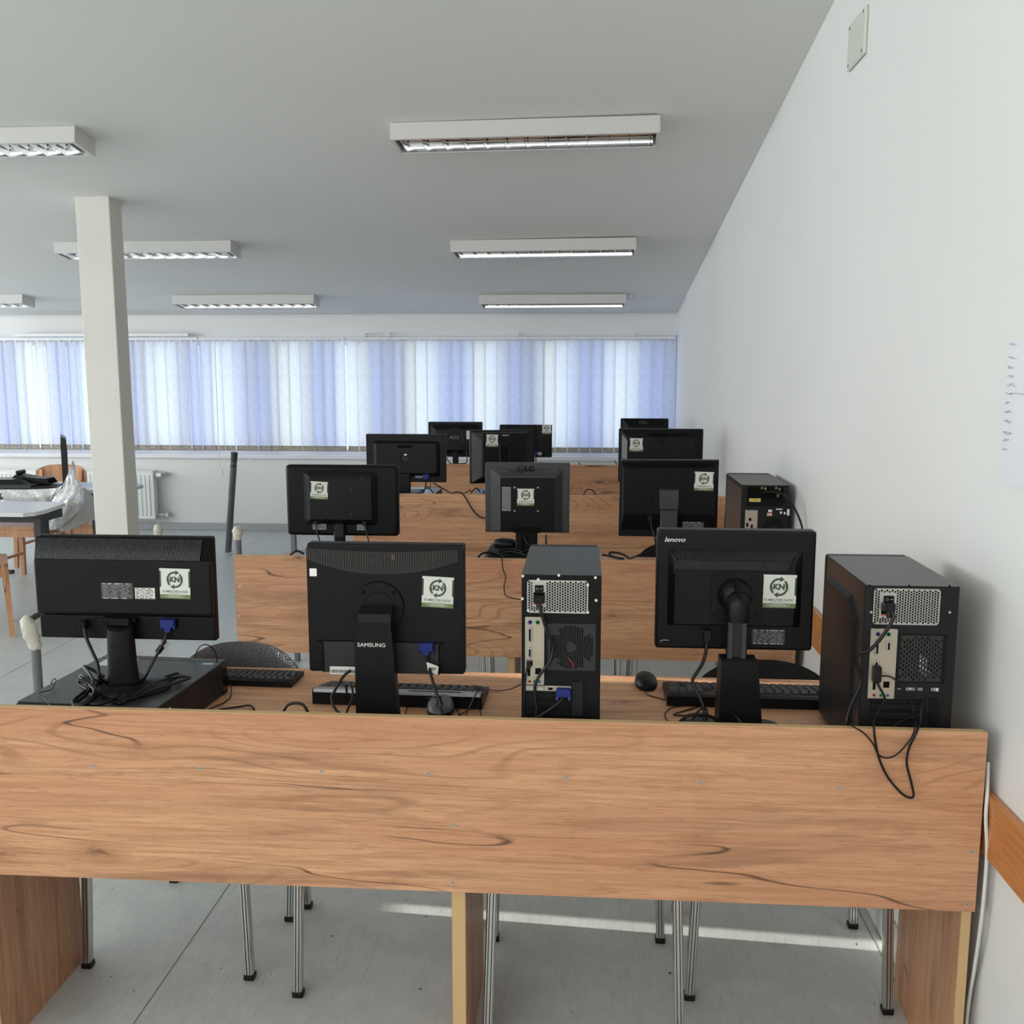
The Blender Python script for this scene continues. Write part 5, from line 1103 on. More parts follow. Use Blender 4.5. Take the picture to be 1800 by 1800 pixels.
# ------------------------------------------------------------------ far tower (stands behind the second desk, level with it)
def far_tower():
    Y = 4.16; r = rect((1304.5, 852, 1388, 852), Y); x0, x1 = r[0], r[1]; z1 = r[3]; D = .43
    t = thing('computer_tower', 'dark computer tower on the second desk beside the wall, yellow label on its back', 'computer', ((x0+x1)/2, Y+D/2, TZ))
    ms = mat('side_far', (.045, .043, .045), .35, .1)
    x1 = min(x1, XW-.03)
    m = MB(CASER, ms, mat('top_far', (.10, .098, .094), .45)); m.box(x0, x1, Y+.003, Y+D, TZ+.008, z1-.002, CASER); m.box(x0-.001, x0, Y+.01, Y+D, TZ+.01, z1-.02, ms); m.box(x0, x1, Y, Y+D, z1-.002, z1, mat('top_far')); part('chassis', m, t)
    m = MB(BLK2); m.box(x0-.002, x1+.001, Y+D, Y+D+.03, TZ+.004, z1+.002, c=.006); part('front_bezel', m, t)
    m = MB(CASER); m.box(x0, x1, Y, Y+.004, TZ+.008, z1-.002, c=.001); part('back_plate', m, t)
    def rr_(a, b, c, d): return rect((1260+a/10, 820+b/10, 1260+c/10, 820+d/10), Y)
    q = rr_(540, 350, 1165, 700); m = MB(DARK, GREYM); m.box(q[0], q[1], Y-.0012, Y, q[2], q[3], DARK); ps = part('power_supply', m, t)
    q2 = rr_(560, 560, 1165, 700); m = MB(CASE); m.perf(q2[0], q2[1], q2[2], q2[3], Y-.003, 26, 5, .6, None, True, .001); part('perforated_sheet', m, ps)
    m = MB(mat('coil', (.20, .17, .07), .4), STEEL); 
    for k, (a, b) in enumerate(((1040, 380), (1100, 400), (1060, 470), (850, 390), (1070, 520), (790, 380))):
        c = at(1260+a/10, 820+b/10, Y); m.cyl((c.x-.004, Y-.002, c.z), (c.x+.004, Y-.002, c.z), .006, n=8)
    part('coils', m, ps)
    q = rr_(568, 558, 765, 620); m = MB(YEL, PRK); m.box(q[0], q[1], Y-.005, Y-.003, q[2], q[3]); c = at(1260+66.5, 820+58.9, Y); m.text('115/230V', c.x, c.z, Y-.0054, .009, PRK); part('yellow_label', m, ps)
    q = rr_(500, 765, 700, 1350); m = MB(BEIGE, DARK); m.box(q[0], q[1], Y-.003, Y, q[2], q[3], BEIGE, c=.001)
    for a, b, c, d in ((560, 905, 605, 955), (515, 990, 550, 1060), (595, 1020, 630, 1080)): w = rr_(a, b, c, d); m.box(w[0], w[1], Y-.0036, Y-.003, w[2], w[3], DARK)
    part('port_shield', m, t)
    m = MB(DARK); cq = at(1260+99.5, 820+108, Y)
    for i in range(-6, 7):
        for j in range(-6, 7):
            X = i*.0078+(j % 2)*.0039; Z = j*.0068
            if .012 < math.hypot(X, Z) < .046: m.cyl((cq.x+X, Y-.0006, cq.z+Z), (cq.x+X, Y, cq.z+Z), .0029, n=6)
    part('fan_holes', m, t, kind='stuff')
    m = MB(WHITEP, PINK)
    for a, b, c, d, mt in ((905, 760, 970, 800, WHITEP), (885, 815, 970, 870, PINK), (1040, 740, 1150, 760, WHITEP), (1110, 790, 1145, 830, WHITEP), (1180, 800, 1205, 840, WHITEP), (1235, 750, 1275, 860, WHITEP)): w = rr_(a, b, c, d); m.box(w[0], w[1], Y-.0008, Y, w[2], w[3], mt)
    part('torn_labels', m, t)
    cable([(1334, 871, Y-.006), (1342, 866, Y-.03), (1355, 865, Y-.04), (1372, 868, Y-.08), (1388, 880, Y-.13), (1400, 900, Y-.18), (1408, 920, Y-.21), (1411, 935, Y-.22), (1412, 950, Y-.23)], .0045, 'power_cable', 'black cable arching over the back of the yellow-labelled tower')
far_tower()

# ------------------------------------------------------------------ row 3
def r3_left():
    Y = 6.15; t = thing('monitor', 'wide monitor with a round embossed logo, left on the third desk', 'monitor', (-1.12, Y, TZ))
    x0, x1, z0, z1 = rect((643, 763, 784, 848), Y); m = MB(BLK2); m.slab(x0, x1, z0, z1, Y, Y+.035, .004, .003); part('bezel', m, t)
    a = rect((661, 779.5, 767, 832), Y-.025); b = rect((655, 775, 774, 838), Y); m = MB(BLK2); m.frustum(a, b, Y-.025, Y, .012, .02); part('rear_shell', m, t)
    q = rect((698.5, 782.5, 724, 787.5), Y-.026); m = MB(DARK); m.slab(q[0], q[1], q[2], q[3], Y-.0262, Y-.024, .004, .0003); part('handle_slot', m, t)
    c = at(711.5, 805.5, Y-.026); m = MB(PRD, PRW); m.cyl((c.x, Y-.0262, c.z), (c.x, Y-.024, c.z), .030, n=28); m.text('hp', c.x, c.z, Y-.0268, .048, mat('logo_line', (.03, .03, .033), .3), bold=.0004, shear=.3); m.ell((c.x+.005, Y-.0262, c.z+.022), .011, .0012, .006, PRW); part('logo', m, t)
    q = rect((700, 832, 721, 865), Y-.02); m = MB(BLK2); m.box(q[0], q[1], Y-.02, Y+.01, TZ+.106, q[3], c=.004); part('neck', m, t)
    m = MB(BLK2); cx = (q[0]+q[1])/2; m.prism(rrect(cx-.11, cx+.11, Y-.08, Y+.13, .04), TZ+.0965, TZ+.108, ax='z'); part('base', m, t)
    spec_label(t, rect((730, 834, 744, 840), Y-.004), Y-.006, 'grey', 31)
    for px, py in ((697, 790), (725, 791), (725.5, 820)): mscrew(t, px, py, Y-.0255, .003, DARK)
    scr(t, x0, x1, z0, z1, Y+.035)
    vc = thing('vga_cable', 'video cable with small blue plug below the round-logo monitor', 'cable', (at(748, 862, Y-.09).x, Y-.09, TZ+.03))
    vga_plug(vc, 749, 837, Y-.004, 1.15); cord(vc, [(749, 846, Y-.012), (748, 856, Y-.05), (745, 864, Y-.11)], .0045); cord(vc, [(750, 856, Y-.05), (756, 860, Y-.08), (761, 866, Y-.12)], .004); cord(vc, [(756, 849, Y-.0), (756, 856, Y-.05), (742, 862, Y-.08), (739, 866, Y-.12)], .003)
    cable([(762, 849, Y-.0), (775, 857, Y-.05), (792, 866, Y-.12), (797, 866, D3-.012), (803, 865, D3-.014), (812, 867, D3-.014), (820, 878, D3-.014), (830, 895, D3-.014), (842, 908, D3-.014), (856, 911, D3-.02)], .0042, 'power_cable', 'black cable running from the round-logo monitor over the third desk panel')
r3_left()
def rot_mon():
    Y = 6.20; cx = -.51; t = thing('monitor', 'square monitor turned slightly, with slatted side vents and sticker, middle of the third desk', 'monitor', (cx, Y, TZ), R(14))
    w, h = .415, .335; z0, z1 = .925, 1.262; x0, x1 = cx-w/2, cx+w/2
    G1 = mat('grey_plastic'); m = MB(BLK2); m.slab(x0, x1, z0, z1, Y, Y+.035, .004, .003); part('bezel', m, t)
    a = (x0+.075, x1-.075, z0+.045, z1-.016); b = (x0+.006, x1-.006, z0+.004, z1-.006); m = MB(BLK2); m.frustum(a, b, Y-.055, Y, .004, .004); part('rear_shell', m, t)
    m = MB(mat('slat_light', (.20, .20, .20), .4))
    for k in range(34):
        z = z0+.016+k*.009; s_ = min(1, (z-z0-.004)/.045, (z1-z)/.06)
        m.tube([(x0+.010, Y-.004, z), (x0+.010+.055*s_, Y-.004-.046*s_, z)], .0016, 4, k=1)
    part('side_slats', m, t, kind='stuff')
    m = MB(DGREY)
    for k in range(34):
        z = z0+.016+k*.009; s_ = min(1, (z-z0-.004)/.045, (z1-z)/.06); m.tube([(x1-.010, Y-.004, z), (x1-.010-.055*s_, Y-.004-.046*s_, z)], .0012, 4, k=1)
    part('vent_ribs', m, t, kind='stuff')
    m = MB(BLKG); m.box(cx-.035, cx+.03, Y-.09, Y-.054, TZ+.108, z1-.085, c=.004); part('neck', m, t)
    m = MB(PRW); m.text('SYNC', cx, z1-.028, Y-.030, .016, bold=.001) if False else [m.box(cx-.01+k*.011, cx-.003+k*.011, Y-.057, Y-.0545, z1-.032, z1-.026) for k in range(4)]; part('indicator_marks', m, t)
    m = MB(BLK2); m.prism(rrect(cx-.12, cx+.12, Y-.12, Y+.1, .05), TZ+.0965, TZ+.108, ax='z'); part('base', m, t); scr(t, x0, x1, z0, z1, Y+.035)
    # sticker needs the untilted helper plane, so place its centre directly
    st = sticker_local(t, cx-.075, z1-.062, .078, Y-.0555)
def sticker_local(t, x, z, w, Y):
    global at
    keep = at
    at = lambda a, b, c: Vector((a, c, b))
    s_ = sticker(t, x, z, w, Y, R(-2)); at = keep; return s_
rot_mon()
def r3_right():
    Y = 6.15; t = thing('monitor', 'wide monitor with top handle and sticker at its left, right on the third desk', 'monitor', (.48, Y, TZ))
    x0, x1, z0, z1 = rect((1088, 753.5, 1234, 848), Y); m = MB(BLK2); m.slab(x0, x1, z0, z1, Y, Y+.035, .006, .004); part('bezel', m, t)
    a = rect((1103, 768, 1219, 840), Y-.03); b = rect((1092, 756, 1231, 846), Y); m = MB(BLK2); m.frustum(a, b, Y-.03, Y, .006, .006); part('rear_shell', m, t)
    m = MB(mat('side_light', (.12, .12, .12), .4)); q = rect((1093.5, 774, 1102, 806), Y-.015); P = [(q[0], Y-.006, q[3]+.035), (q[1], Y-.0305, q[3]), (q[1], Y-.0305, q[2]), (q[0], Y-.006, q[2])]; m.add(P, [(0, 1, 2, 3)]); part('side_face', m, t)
    q = rect((1144, 761.5, 1178, 768), Y-.032); m = MB(DARK); m.slab(q[0], q[1], q[2], q[3], Y-.034, Y-.01, .003, .0005); part('handle', m, t)
    q = rect((1182, 762, 1209, 766), Y-.02); m = MB(DARK)
    for k in range(20): x = q[0]+k*(q[1]-q[0])/20; m.box(x, x+.002, Y-.026, Y-.02, q[2], q[3])
    part('vent_slots', m, t, kind='stuff')
    c = at(1161.5, 775.5, Y-.032); m = MB(PRD); m.box(c.x-.018, c.x-.008, Y-.0312, Y-.03, c.z-.012, c.z+.012); m.box(c.x+.008, c.x+.018, Y-.0312, Y-.03, c.z-.012, c.z+.012); m.text('hp', c.x, c.z, Y-.0314, .024, bold=.0008, shear=.3); part('logo', m, t)
    q = rect((1107, 770, 1130, 793), Y-.031); sticker(t, 1118.5, 782, q[1]-q[0], Y-.0305)
    m = MB(BLK2); cx = (x0+x1)/2; m.box(cx-.04, cx+.04, Y-.03, Y+.02, TZ+.01, z0+.04, c=.004); part('neck', m, t); m = MB(BLK2); m.prism(rrect(cx-.12, cx+.12, Y-.1, Y+.1, .04), TZ+.0005, TZ+.012, ax='z'); part('base', m, t); scr(t, x0, x1, z0, z1, Y+.035)
r3_right()
cable([(828, 866, D3+.02), (833, 861, D3+.02), (838, 858, D3+.02), (843, 864, D3+.03)], .004, 'cable_loop', 'small black cable loop at the left foot of the turned monitor')
cable([(816, 867, D3+.02), (822, 864, D3+.02), (826, 862, D3+.02), (829, 867, D3+.03)], .003, 'cable_loop', 'tiny cable hump on the third desk, left of the turned monitor')
cable([(1026, 870, D3+.012), (1029, 863, D3+.012), (1036, 860, D3+.012), (1043, 863, D3+.012), (1046.5, 870, D3+.012)], .0035, 'cable_loop', 'black cable hump alone on the third desk panel, centre right')

# ------------------------------------------------------------------ row 4
def r4(px, name_label, kind):
    Y = 8.05; x0, x1, z0, z1 = rect(px, Y); cx = (x0+x1)/2; t = thing('monitor', name_label, 'monitor', (cx, Y, TZ))
    m = MB(BLK2); m.slab(x0, x1, z0, z1, Y, Y+.035, .008, .005); part('bezel', m, t); scr(t, x0, x1, z0, z1, Y+.035)
    if kind == 'ring':
        m = MB(BLK2); m.frustum((x0+.07, x1-.05, z0+.06, z1-.06), (x0+.02, x1-.02, z0+.02, z1-.02), Y-.03, Y, .03, .03); part('rear_shell', m, t)
        c = at(799, 769, Y-.03); m = MB(DGREY); m.tube([(c.x+.071*math.cos(k), Y-.032, c.z+.071*math.sin(k)) for k in [i*math.pi/14 for i in range(29)]], .003, 6, k=1); part('ring', m, t)
        m = MB(PRG); m.text('AOC', c.x, c.z, Y-.0312, .036, bold=.0004, sx=1.1); part('lettering', m, t)
        m = MB(BLK); m.box(x0+.02, x1-.02, Y-.008, Y, z0+.004, z0+.07); part('lower_shell', m, t)
        c = at(801, 795, Y); m = MB(BLK2); m.box(c.x-.024, c.x+.024, Y-.02, Y+.005, TZ+.01, c.z+.06, c=.004); part('neck', m, t)
        m = MB(STW); q = rect((820, 757, 826, 772), Y-.03); m.box(q[0], q[1], Y-.0315, Y-.03, q[2], q[3]); part('sticker', m, t, 'white sticker edge')
        vc = thing('vga_cable', 'video cable with a tiny blue plug under the ring-backed far monitor', 'cable', (at(820, 800, Y-.03).x, Y-.03, TZ)); vga_plug(vc, 820, 790, Y-.01, 1.3)
        cord(vc, [(821, 796, Y-.02), (821, 808, Y-.03), (819, 814, Y-.04), (805, 815, Y-.05)], .0045)
        cable([(786, 804, Y-.01), (788, 811, Y-.02), (793, 815, Y-.03), (800, 816, Y-.03)], .0045, 'power_cable', 'black cable left of the stand of the ring-backed far monitor')
    elif kind == 'flat':
        m = MB(BLK); m.box(x0+.006, x0+.30, Y-.012, Y+.001, z0+.03, z1-.006, c=.003); part('rear_shell', m, t)
        q = rect((952.5, 747, 969, 762), Y-.013); sticker(t, 961, 754.5, q[1]-q[0], Y-.0003)
        m = MB(BLK2); m.box(cx-.03, cx+.03, Y-.02, Y+.01, TZ+.01, z0+.02, c=.004); part('neck', m, t)
        vc = thing('vga_cable', 'video cable with tiny blue plugs at the flat far monitor', 'cable', (at(943, 800, Y-.03).x, Y-.03, TZ)); vga_plug(vc, 940, 796, Y-.01, 1.2); vga_plug(vc, 949, 797, Y-.01, .9, SILV); cord(vc, [(942, 800, Y-.02), (942, 812, Y-.04)], .005)
    else:
        m = MB(BLK); m.frustum((x0+.06, x1-.06, z0+.06, z1-.055), (x0+.02, x1-.02, z0+.02, z1-.004), Y-.03, Y, .004, .006); part('rear_shell', m, t)
        c = at(1131, 742.5, Y-.02); m = MB(mat('logo_dark', (.035, .035, .037), .4)); m.text('DELL', c.x, c.z, Y-.0225, .032, bold=.001); part('lettering', m, t)
        m = MB(BLK2); m.box(cx-.04, cx+.04, Y-.03, Y+.01, TZ+.01, z0+.04, c=.004); part('neck', m, t)
    m = MB(BLK2); m.prism(rrect(cx-.12, cx+.12, Y-.1, Y+.1, .05), TZ+.0005, TZ+.012, ax='z'); part('base', m, t)
r4((752.5, 741.5, 848, 803.5), 'farthest-row monitor with a big ring on its back, left of the turned monitor', 'ring')
r4((878, 746.5, 970, 804), 'farthest-row flat monitor with a sticker in its top right corner', 'flat')
r4((1091, 735.5, 1174, 800), 'farthest-row monitor whose top peeps above the handled monitor at the right', 'dell')
m = MB(RUB); m.tube([at(1084, 817, 7.84), at(1082, 812, 7.85), at(1080, 810, 7.86)], .004, 5); m.tube([at(1020, 817, 7.84), at(1017, 813, 7.85)], .004, 5); solo('cable_end', m, 'short black cable end sticking up from the farthest desk', 'cable')

# ------------------------------------------------------------------ chairs with chrome legs
def tube_chair(label, feet, seat_c, seat_r, back=None, mtl=FELT, rz=0, grp='chrome-legged chairs', seat_z=.455):
    """feet: four floor points; back: (x centre, y, top z, half width, height)"""
    cx, cy = seat_c; t = thing('chair' if back else 'stool', label, 'chair' if back else 'stool', (cx, cy, 0), 0, grp)
    m = MB(mtl); w, d = seat_r
    def L(k, z): return [(cx+w*k*math.copysign(abs(math.cos(a))**.7, math.cos(a)), cy+d*k*math.copysign(abs(math.sin(a))**.7, math.sin(a)), z) for a in [2*math.pi*i/28 for i in range(28)]]
    m.loft([L(.88, seat_z-.03), L(.98, seat_z-.022), L(1, seat_z), L(.97, seat_z+.018), L(.8, seat_z+.026)], mtl, True); part('seat', m, t)
    for i, (fx, fy) in enumerate(feet):
        if fx is None: continue
        tx, ty = cx+(fx-cx)*.94, cy+(fy-cy)*.96; h = .012
        if back and fy > cy: tx, ty = cx+(fx-cx)*.94, cy+(fy-cy)*.97
        m = MB(CHROME); z1 = seat_z-.03
        for q in (0,):
            m.loft([[(x+a*h, y+b*h, z) for a, b in ((-1, -.72), (-.72, -1), (.72, -1), (1, -.72), (1, .72), (.72, 1), (-.72, 1), (-1, .72))] for x, y, z in ((fx, fy, .014), (tx, ty, z1))], CHROME, False)
            for gx in (-.35, .35): m.loft([[(x+gx*h+a*.0012, y-h*1.01+b*.0012, z) for a, b in ((-1, -1), (1, -1), (1, 1), (-1, 1))] for x, y, z in ((fx, fy, .016), (tx, ty, z1))], DGREY, False)
        lg = part('leg', m, t); m = MB(RUB); m.box(fx-.0145, fx+.0145, fy-.0145, fy+.0145, 0, .018, c=.003); part('foot_cap', m, lg)
    m = MB(CHROME); zz = seat_z-.04; m.tube([(cx-w*.8, cy-d*.8, zz), (cx+w*.8, cy-d*.8, zz), (cx+w*.8, cy+d*.8, zz), (cx-w*.8, cy+d*.8, zz), (cx-w*.8, cy-d*.8, zz)], .010, 8, k=1); part('seat_frame', m, t)
    if back:
        bx, by, bz, hw, bh = back; m = MB(mtl)
        def f(y0, sgn):
            def q(u, v):
                a = (u-.5)*2; zz = bz-bh*(1-v); sh = (1-abs(a)**2.6)**.5
                z = (bz-bh/2)+(bh/2)*(2*v-1)*max(sh, .02)
                return (bx+hw*a, by-.05*(1-a*a)*-1+y0+sgn*.012*math.sqrt(max(0, 1-(2*v-1)**2)), z)
            return q
        m.grid(f(0, 1), 24, 10, mtl); m.grid(f(0, -1), 24, 10, mtl); part('backrest', m, t)
        for s_ in (-1, 1): m = MB(CHROME); m.tube([(cx+s_*w*.8, cy+d*.8, seat_z-.04), (bx+s_*hw*.55, by+.035, seat_z+.1), (bx+s_*hw*.55, by+.045, bz-bh*.5)], .010, 8); part('back_post', m, t)
    return t
tube_chair('chair with a glossy black rounded backrest between the flat desktop computer and the round-mount monitor', [(-1.36, 2.43), (-.892, 2.41), (-.835, 2.772), (-1.309, 2.895)], (-1.08, 2.62), (.20, .20), (-1.03, 2.80, .822, .207, .30), LEATH)
tube_chair('black chair hidden behind the round-mount monitor, its front leg left of the centre support', [(-.739, 2.347), (-.30, 2.33), (-.30, 2.72), (-.868, 2.70)], (-.53, 2.52), (.20, .20), (-.50, 2.80, .80, .19, .28))
tube_chair('chrome-legged stool under the middle of the near desk, right of the centre support', [(-.218, 2.17), (.248, 2.19), (.238, 2.667), (-.243, 2.641)], (0, 2.42), (.20, .20))
tube_chair('chair with a dark fabric rounded backrest behind the right-hand keyboard', [(.295, 2.41), (.799, 2.389), (.816, 2.783), (.30, 2.83)], (.55, 2.60), (.20, .20), (.53, 2.79, .802, .225, .30), FELT)
# second row
tube_chair('black seat under the left half of the second desk, only its rim and legs seen', [(-.85, 4.15), (-.42, 4.13), (-.42, 4.55), (-.85, 4.55)], (-.60, 4.33), (.24, .22), None, FELT, seat_z=.475)
tube_chair('black seat under the second desk right of its centre support, behind the middle tower', [(-.25, 4.15), (.17, 4.10), (.17, 4.5), (-.22, 4.55)], (-.03, 4.33), (.24, .22), None, FELT, seat_z=.475)
tube_chair('grey-black fabric chair behind the second desk, left of the arched-mount monitor', [(.22, 4.12), (.64, 4.12), (.66, 4.6), (.22, 4.6)], (.43, 4.36), (.20, .20), (.43, 4.66, at(1160, 957, 4.66).z, .19, .30), FELT)

# ------------------------------------------------------------------ white cables at the right end
cable([(1737, 1340, 2.09), (1735, 1400, 2.06), (1733, 1440, 2.05), (1735, 1500, 2.05), (1729, 1580, 2.05), (1722, 1640, 2.06), (1713, 1700, 2.08), (1703, 1760, 2.1), (1696, 1830, 2.12)], .0042, 'white_cable', 'thick white cable running down the right end of the near desk', mtl=WCAB)
cable([(1742, 1600, 2.13), (1740, 1650, 2.14), (1735, 1700, 2.15), (1731, 1760, 2.17), (1730, 1830, 2.2)], .002, 'white_cable', 'thin white wire close to the wall right of the thick white cable', mtl=WCAB)

# ------------------------------------------------------------------ radiators
def radiator(xa, xb, label):
    Y0, z0, z1 = 9.60, .125, .622; t = thing('radiator', label, 'radiator', ((xa+xb)/2, 9.65, z0), 0, 'white panel radiators')
    m = MB(RAD); m.box(xa, xb, Y0+.008, Y0+.09, z0, z1-.004, c=.004); part('body', m, t)
    m = MB(RAD); m.box(xa-.002, xb+.002, Y0+.004, Y0+.095, z1-.012, z1, c=.003); part('top_cover', m, t)
    n = int((xb-xa)/.044); me_ = None
    for i in range(n):
        if me_ is None: q = MB(RAD); q.loft([[(p[0], 0, p[1]) for p in rrect(-.015, .015, z0+.03, z1-.04, .012, 3)], [(p[0], -.010, p[1]) for p in rrect(-.010, .010, z0+.036, z1-.046, .008, 3)]][::-1], RAD, False); me_ = q.mesh('rib')
        o = bpy.data.objects.new('rib', me_); COL.objects.link(o); o.parent = t; o.location = (xa+.03+i*.044-(xa+xb)/2, Y0+.009-9.65, -z0)
    return t
rd = radiator(-5.22, -4.345, 'white panel radiator right of the column, valves on its right end')
m = MB(WHITEP); m.cyl((-4.34, 9.66, .575), (-4.29, 9.66, .575), .012, n=10); m.cyl((-4.325, 9.655, .575), (-4.27, 9.64, .575), .026, .022, 16); part('thermostat_valve', m, rd)
m = MB(SCREW); m.cyl((-4.34, 9.66, .165), (-4.25, 9.66, .165), .011, n=10); m.cyl((-4.29, 9.66, .15), (-4.29, 9.66, .185), .015, n=10); m.cyl((-4.25, 9.66, .165), (-4.25, 9.73, .165), .02, n=12); part('lower_valve', m, rd)
m = MB(SCREW); m.cyl((-4.27, 9.66, .575), (-4.235, 9.70, .585), .018, n=12); part('pipe', m, rd)
radiator(-7.3, -5.5, 'white panel radiator behind the left tables, under the blinds')

# ------------------------------------------------------------------ poles and wrapped posts
pb, pt_ = at(401, 969, 8.557), at(411, 812, 8.557); t = thing('pole', 'dark grey round pole standing upright on the floor right of the radiator', 'pole', (pb.x, pb.y, 0))
m = MB(GREYM); m.cyl((pb.x, pb.y, 0), pt_, .029, .029, 18); part('shaft', m, t)
ptt = at(412, 795, 8.557); m = MB(PRK); m.cyl(at(411, 813, 8.557), ptt, .027, .031, 18); part('cap', m, t)
m = MB(TAPE); a_, b_ = at(410.6, 817, 8.557), at(410.3, 821, 8.557); m.cyl(a_, b_, .0295, .0295, 18, DGREY); part('ring', m, t)
def wrapped(x, y, zt, r, capr, caph, label, lean=(0, 0), bent=0):
    t = thing('wrapped_post', label, 'post', (x, y, 0), 0, 'posts with wrapped tops'); tx, ty = x+lean[0], y+lean[1]
    m = MB(POSTG); m.cyl((x, y, 0), (tx, ty, zt-caph*.6), r, r, 12); part('shaft', m, t)
    m = MB(TAPE); rr = random.Random(int(x*100)); lo = []
    for k in range(9):
        u = k/8; zz = zt-caph+caph*u; q = (.75, .95, .90, 1.15, 1.02, 1.22, 1.08, .92, .40)[k]*capr
        lo.append([(tx+bent*u+q*(1+rr.uniform(-.17, .17))*math.cos(2*math.pi*i/14), ty+q*(1+rr.uniform(-.17, .17))*math.sin(2*math.pi*i/14), zz+rr.uniform(-.003, .003)) for i in range(14)])
    m.loft(lo, TAPE, True); part('wrapped_top', m, t)
p = at(62, 1215, 3.4); pt2 = at(50, 1085, 3.4); foot = (p.x+(p.x-pt2.x)*p.z/(pt2.z-p.z)); wrapped(foot, 3.4, at(45, 1083, 3.4).z, .0175, .026, at(45, 1083, 3.4).z-at(60, 1140, 3.4).z, 'grey post with a bulky cream wrapping, left of the flat desktop computer', (pt2.x+.02-foot, 0), -.03)
p = at(419, 975, 4.35); wrapped(p.x, 4.35, at(418, 925, 4.35).z, .0155, .020, at(418, 925, 4.35).z-at(418, 949, 4.35).z, 'grey post with a cream wrapped top at the left end of the second desk')
p = at(278, 940, 5.6); wrapped(p.x, 5.6, at(278, 921, 5.6).z, .016, .022, .09, 'white wrapped post top showing just above the ribbed wide monitor')
p = at(516, 960, 5.3); m = MB(POSTG); m.box(p.x-.014, p.x+.014, 5.29, 5.32, 0, at(516, 930, 5.3).z, c=.003); solo('post', m, 'plain grey upright post seen below the rounded second-row monitor', 'post')
p = at(90, 1083, 4.3); m = MB(DGREY); m.tube([at(54, 1090, 3.42), at(63, 1083, 3.46), at(90, 1072, 3.55)], .012, 8); solo('grey_rod', m, 'short dark rod slanting behind the bulky cream wrapping', 'rod')

# ------------------------------------------------------------------ left tables, wooden chairs, clutter
LAM = mat('white_laminate', (.62, .63, .63), .3)
def table(label, outline, z, legs, Y):
    cx = sum(p[0] for p in outline)/len(outline); cy = sum(p[1] for p in outline)/len(outline)
    t = thing('table', label, 'table', (cx, cy, 0), 0, 'white tables with black frames')
    m = MB(LAM); m.prism(outline, z-.025, z, ax='z'); part('tabletop', m, t)
    for x, y in legs: m = MB(PRK); m.box(x-.025, x+.025, y-.025, y+.025, 0, z-.025, c=.004); part('leg', m, t)
    m = MB(PRK); xs = [p[0] for p in legs]; ys = [p[1] for p in legs]
    for y in (min(ys), max(ys)): m.box(min(xs), max(xs), y-.015, y+.015, z-.085, z-.025)
    for x in (min(xs), max(xs)): m.box(x-.015, x+.015, min(ys), max(ys), z-.085, z-.025)
    part('frame', m, t); return t
o2 = lambda x, y: tuple(atz(x, y, .75)[:2])
T1 = [(-5.4, o2(0, 901)[1]), o2(40, 902), o2(62, 900), o2(80, 896), o2(115, 884), o2(90, 882), (-5.4, o2(0, 882)[1])]
lx = at(69, 920, 6.02).x
table('white table nearest on the left, its corner in front of the bubble wrap', T1, .75, [(lx, 6.02), (lx-.12, 6.28), (-5.2, 6.02), (-5.2, 6.28)], 0)
T2 = [(-5.9, o2(0, 863)[1]), o2(150, 862), o2(235, 857), o2(252, 852), o2(240, 848), (-5.9, o2(0, 848)[1])]
table('white table behind, its tip showing right of the column, carrying dark equipment', T2, .75, [(-3.66, 7.08), (-3.62, 7.42), (-5.7, 7.08), (-5.7, 7.42)], 0)
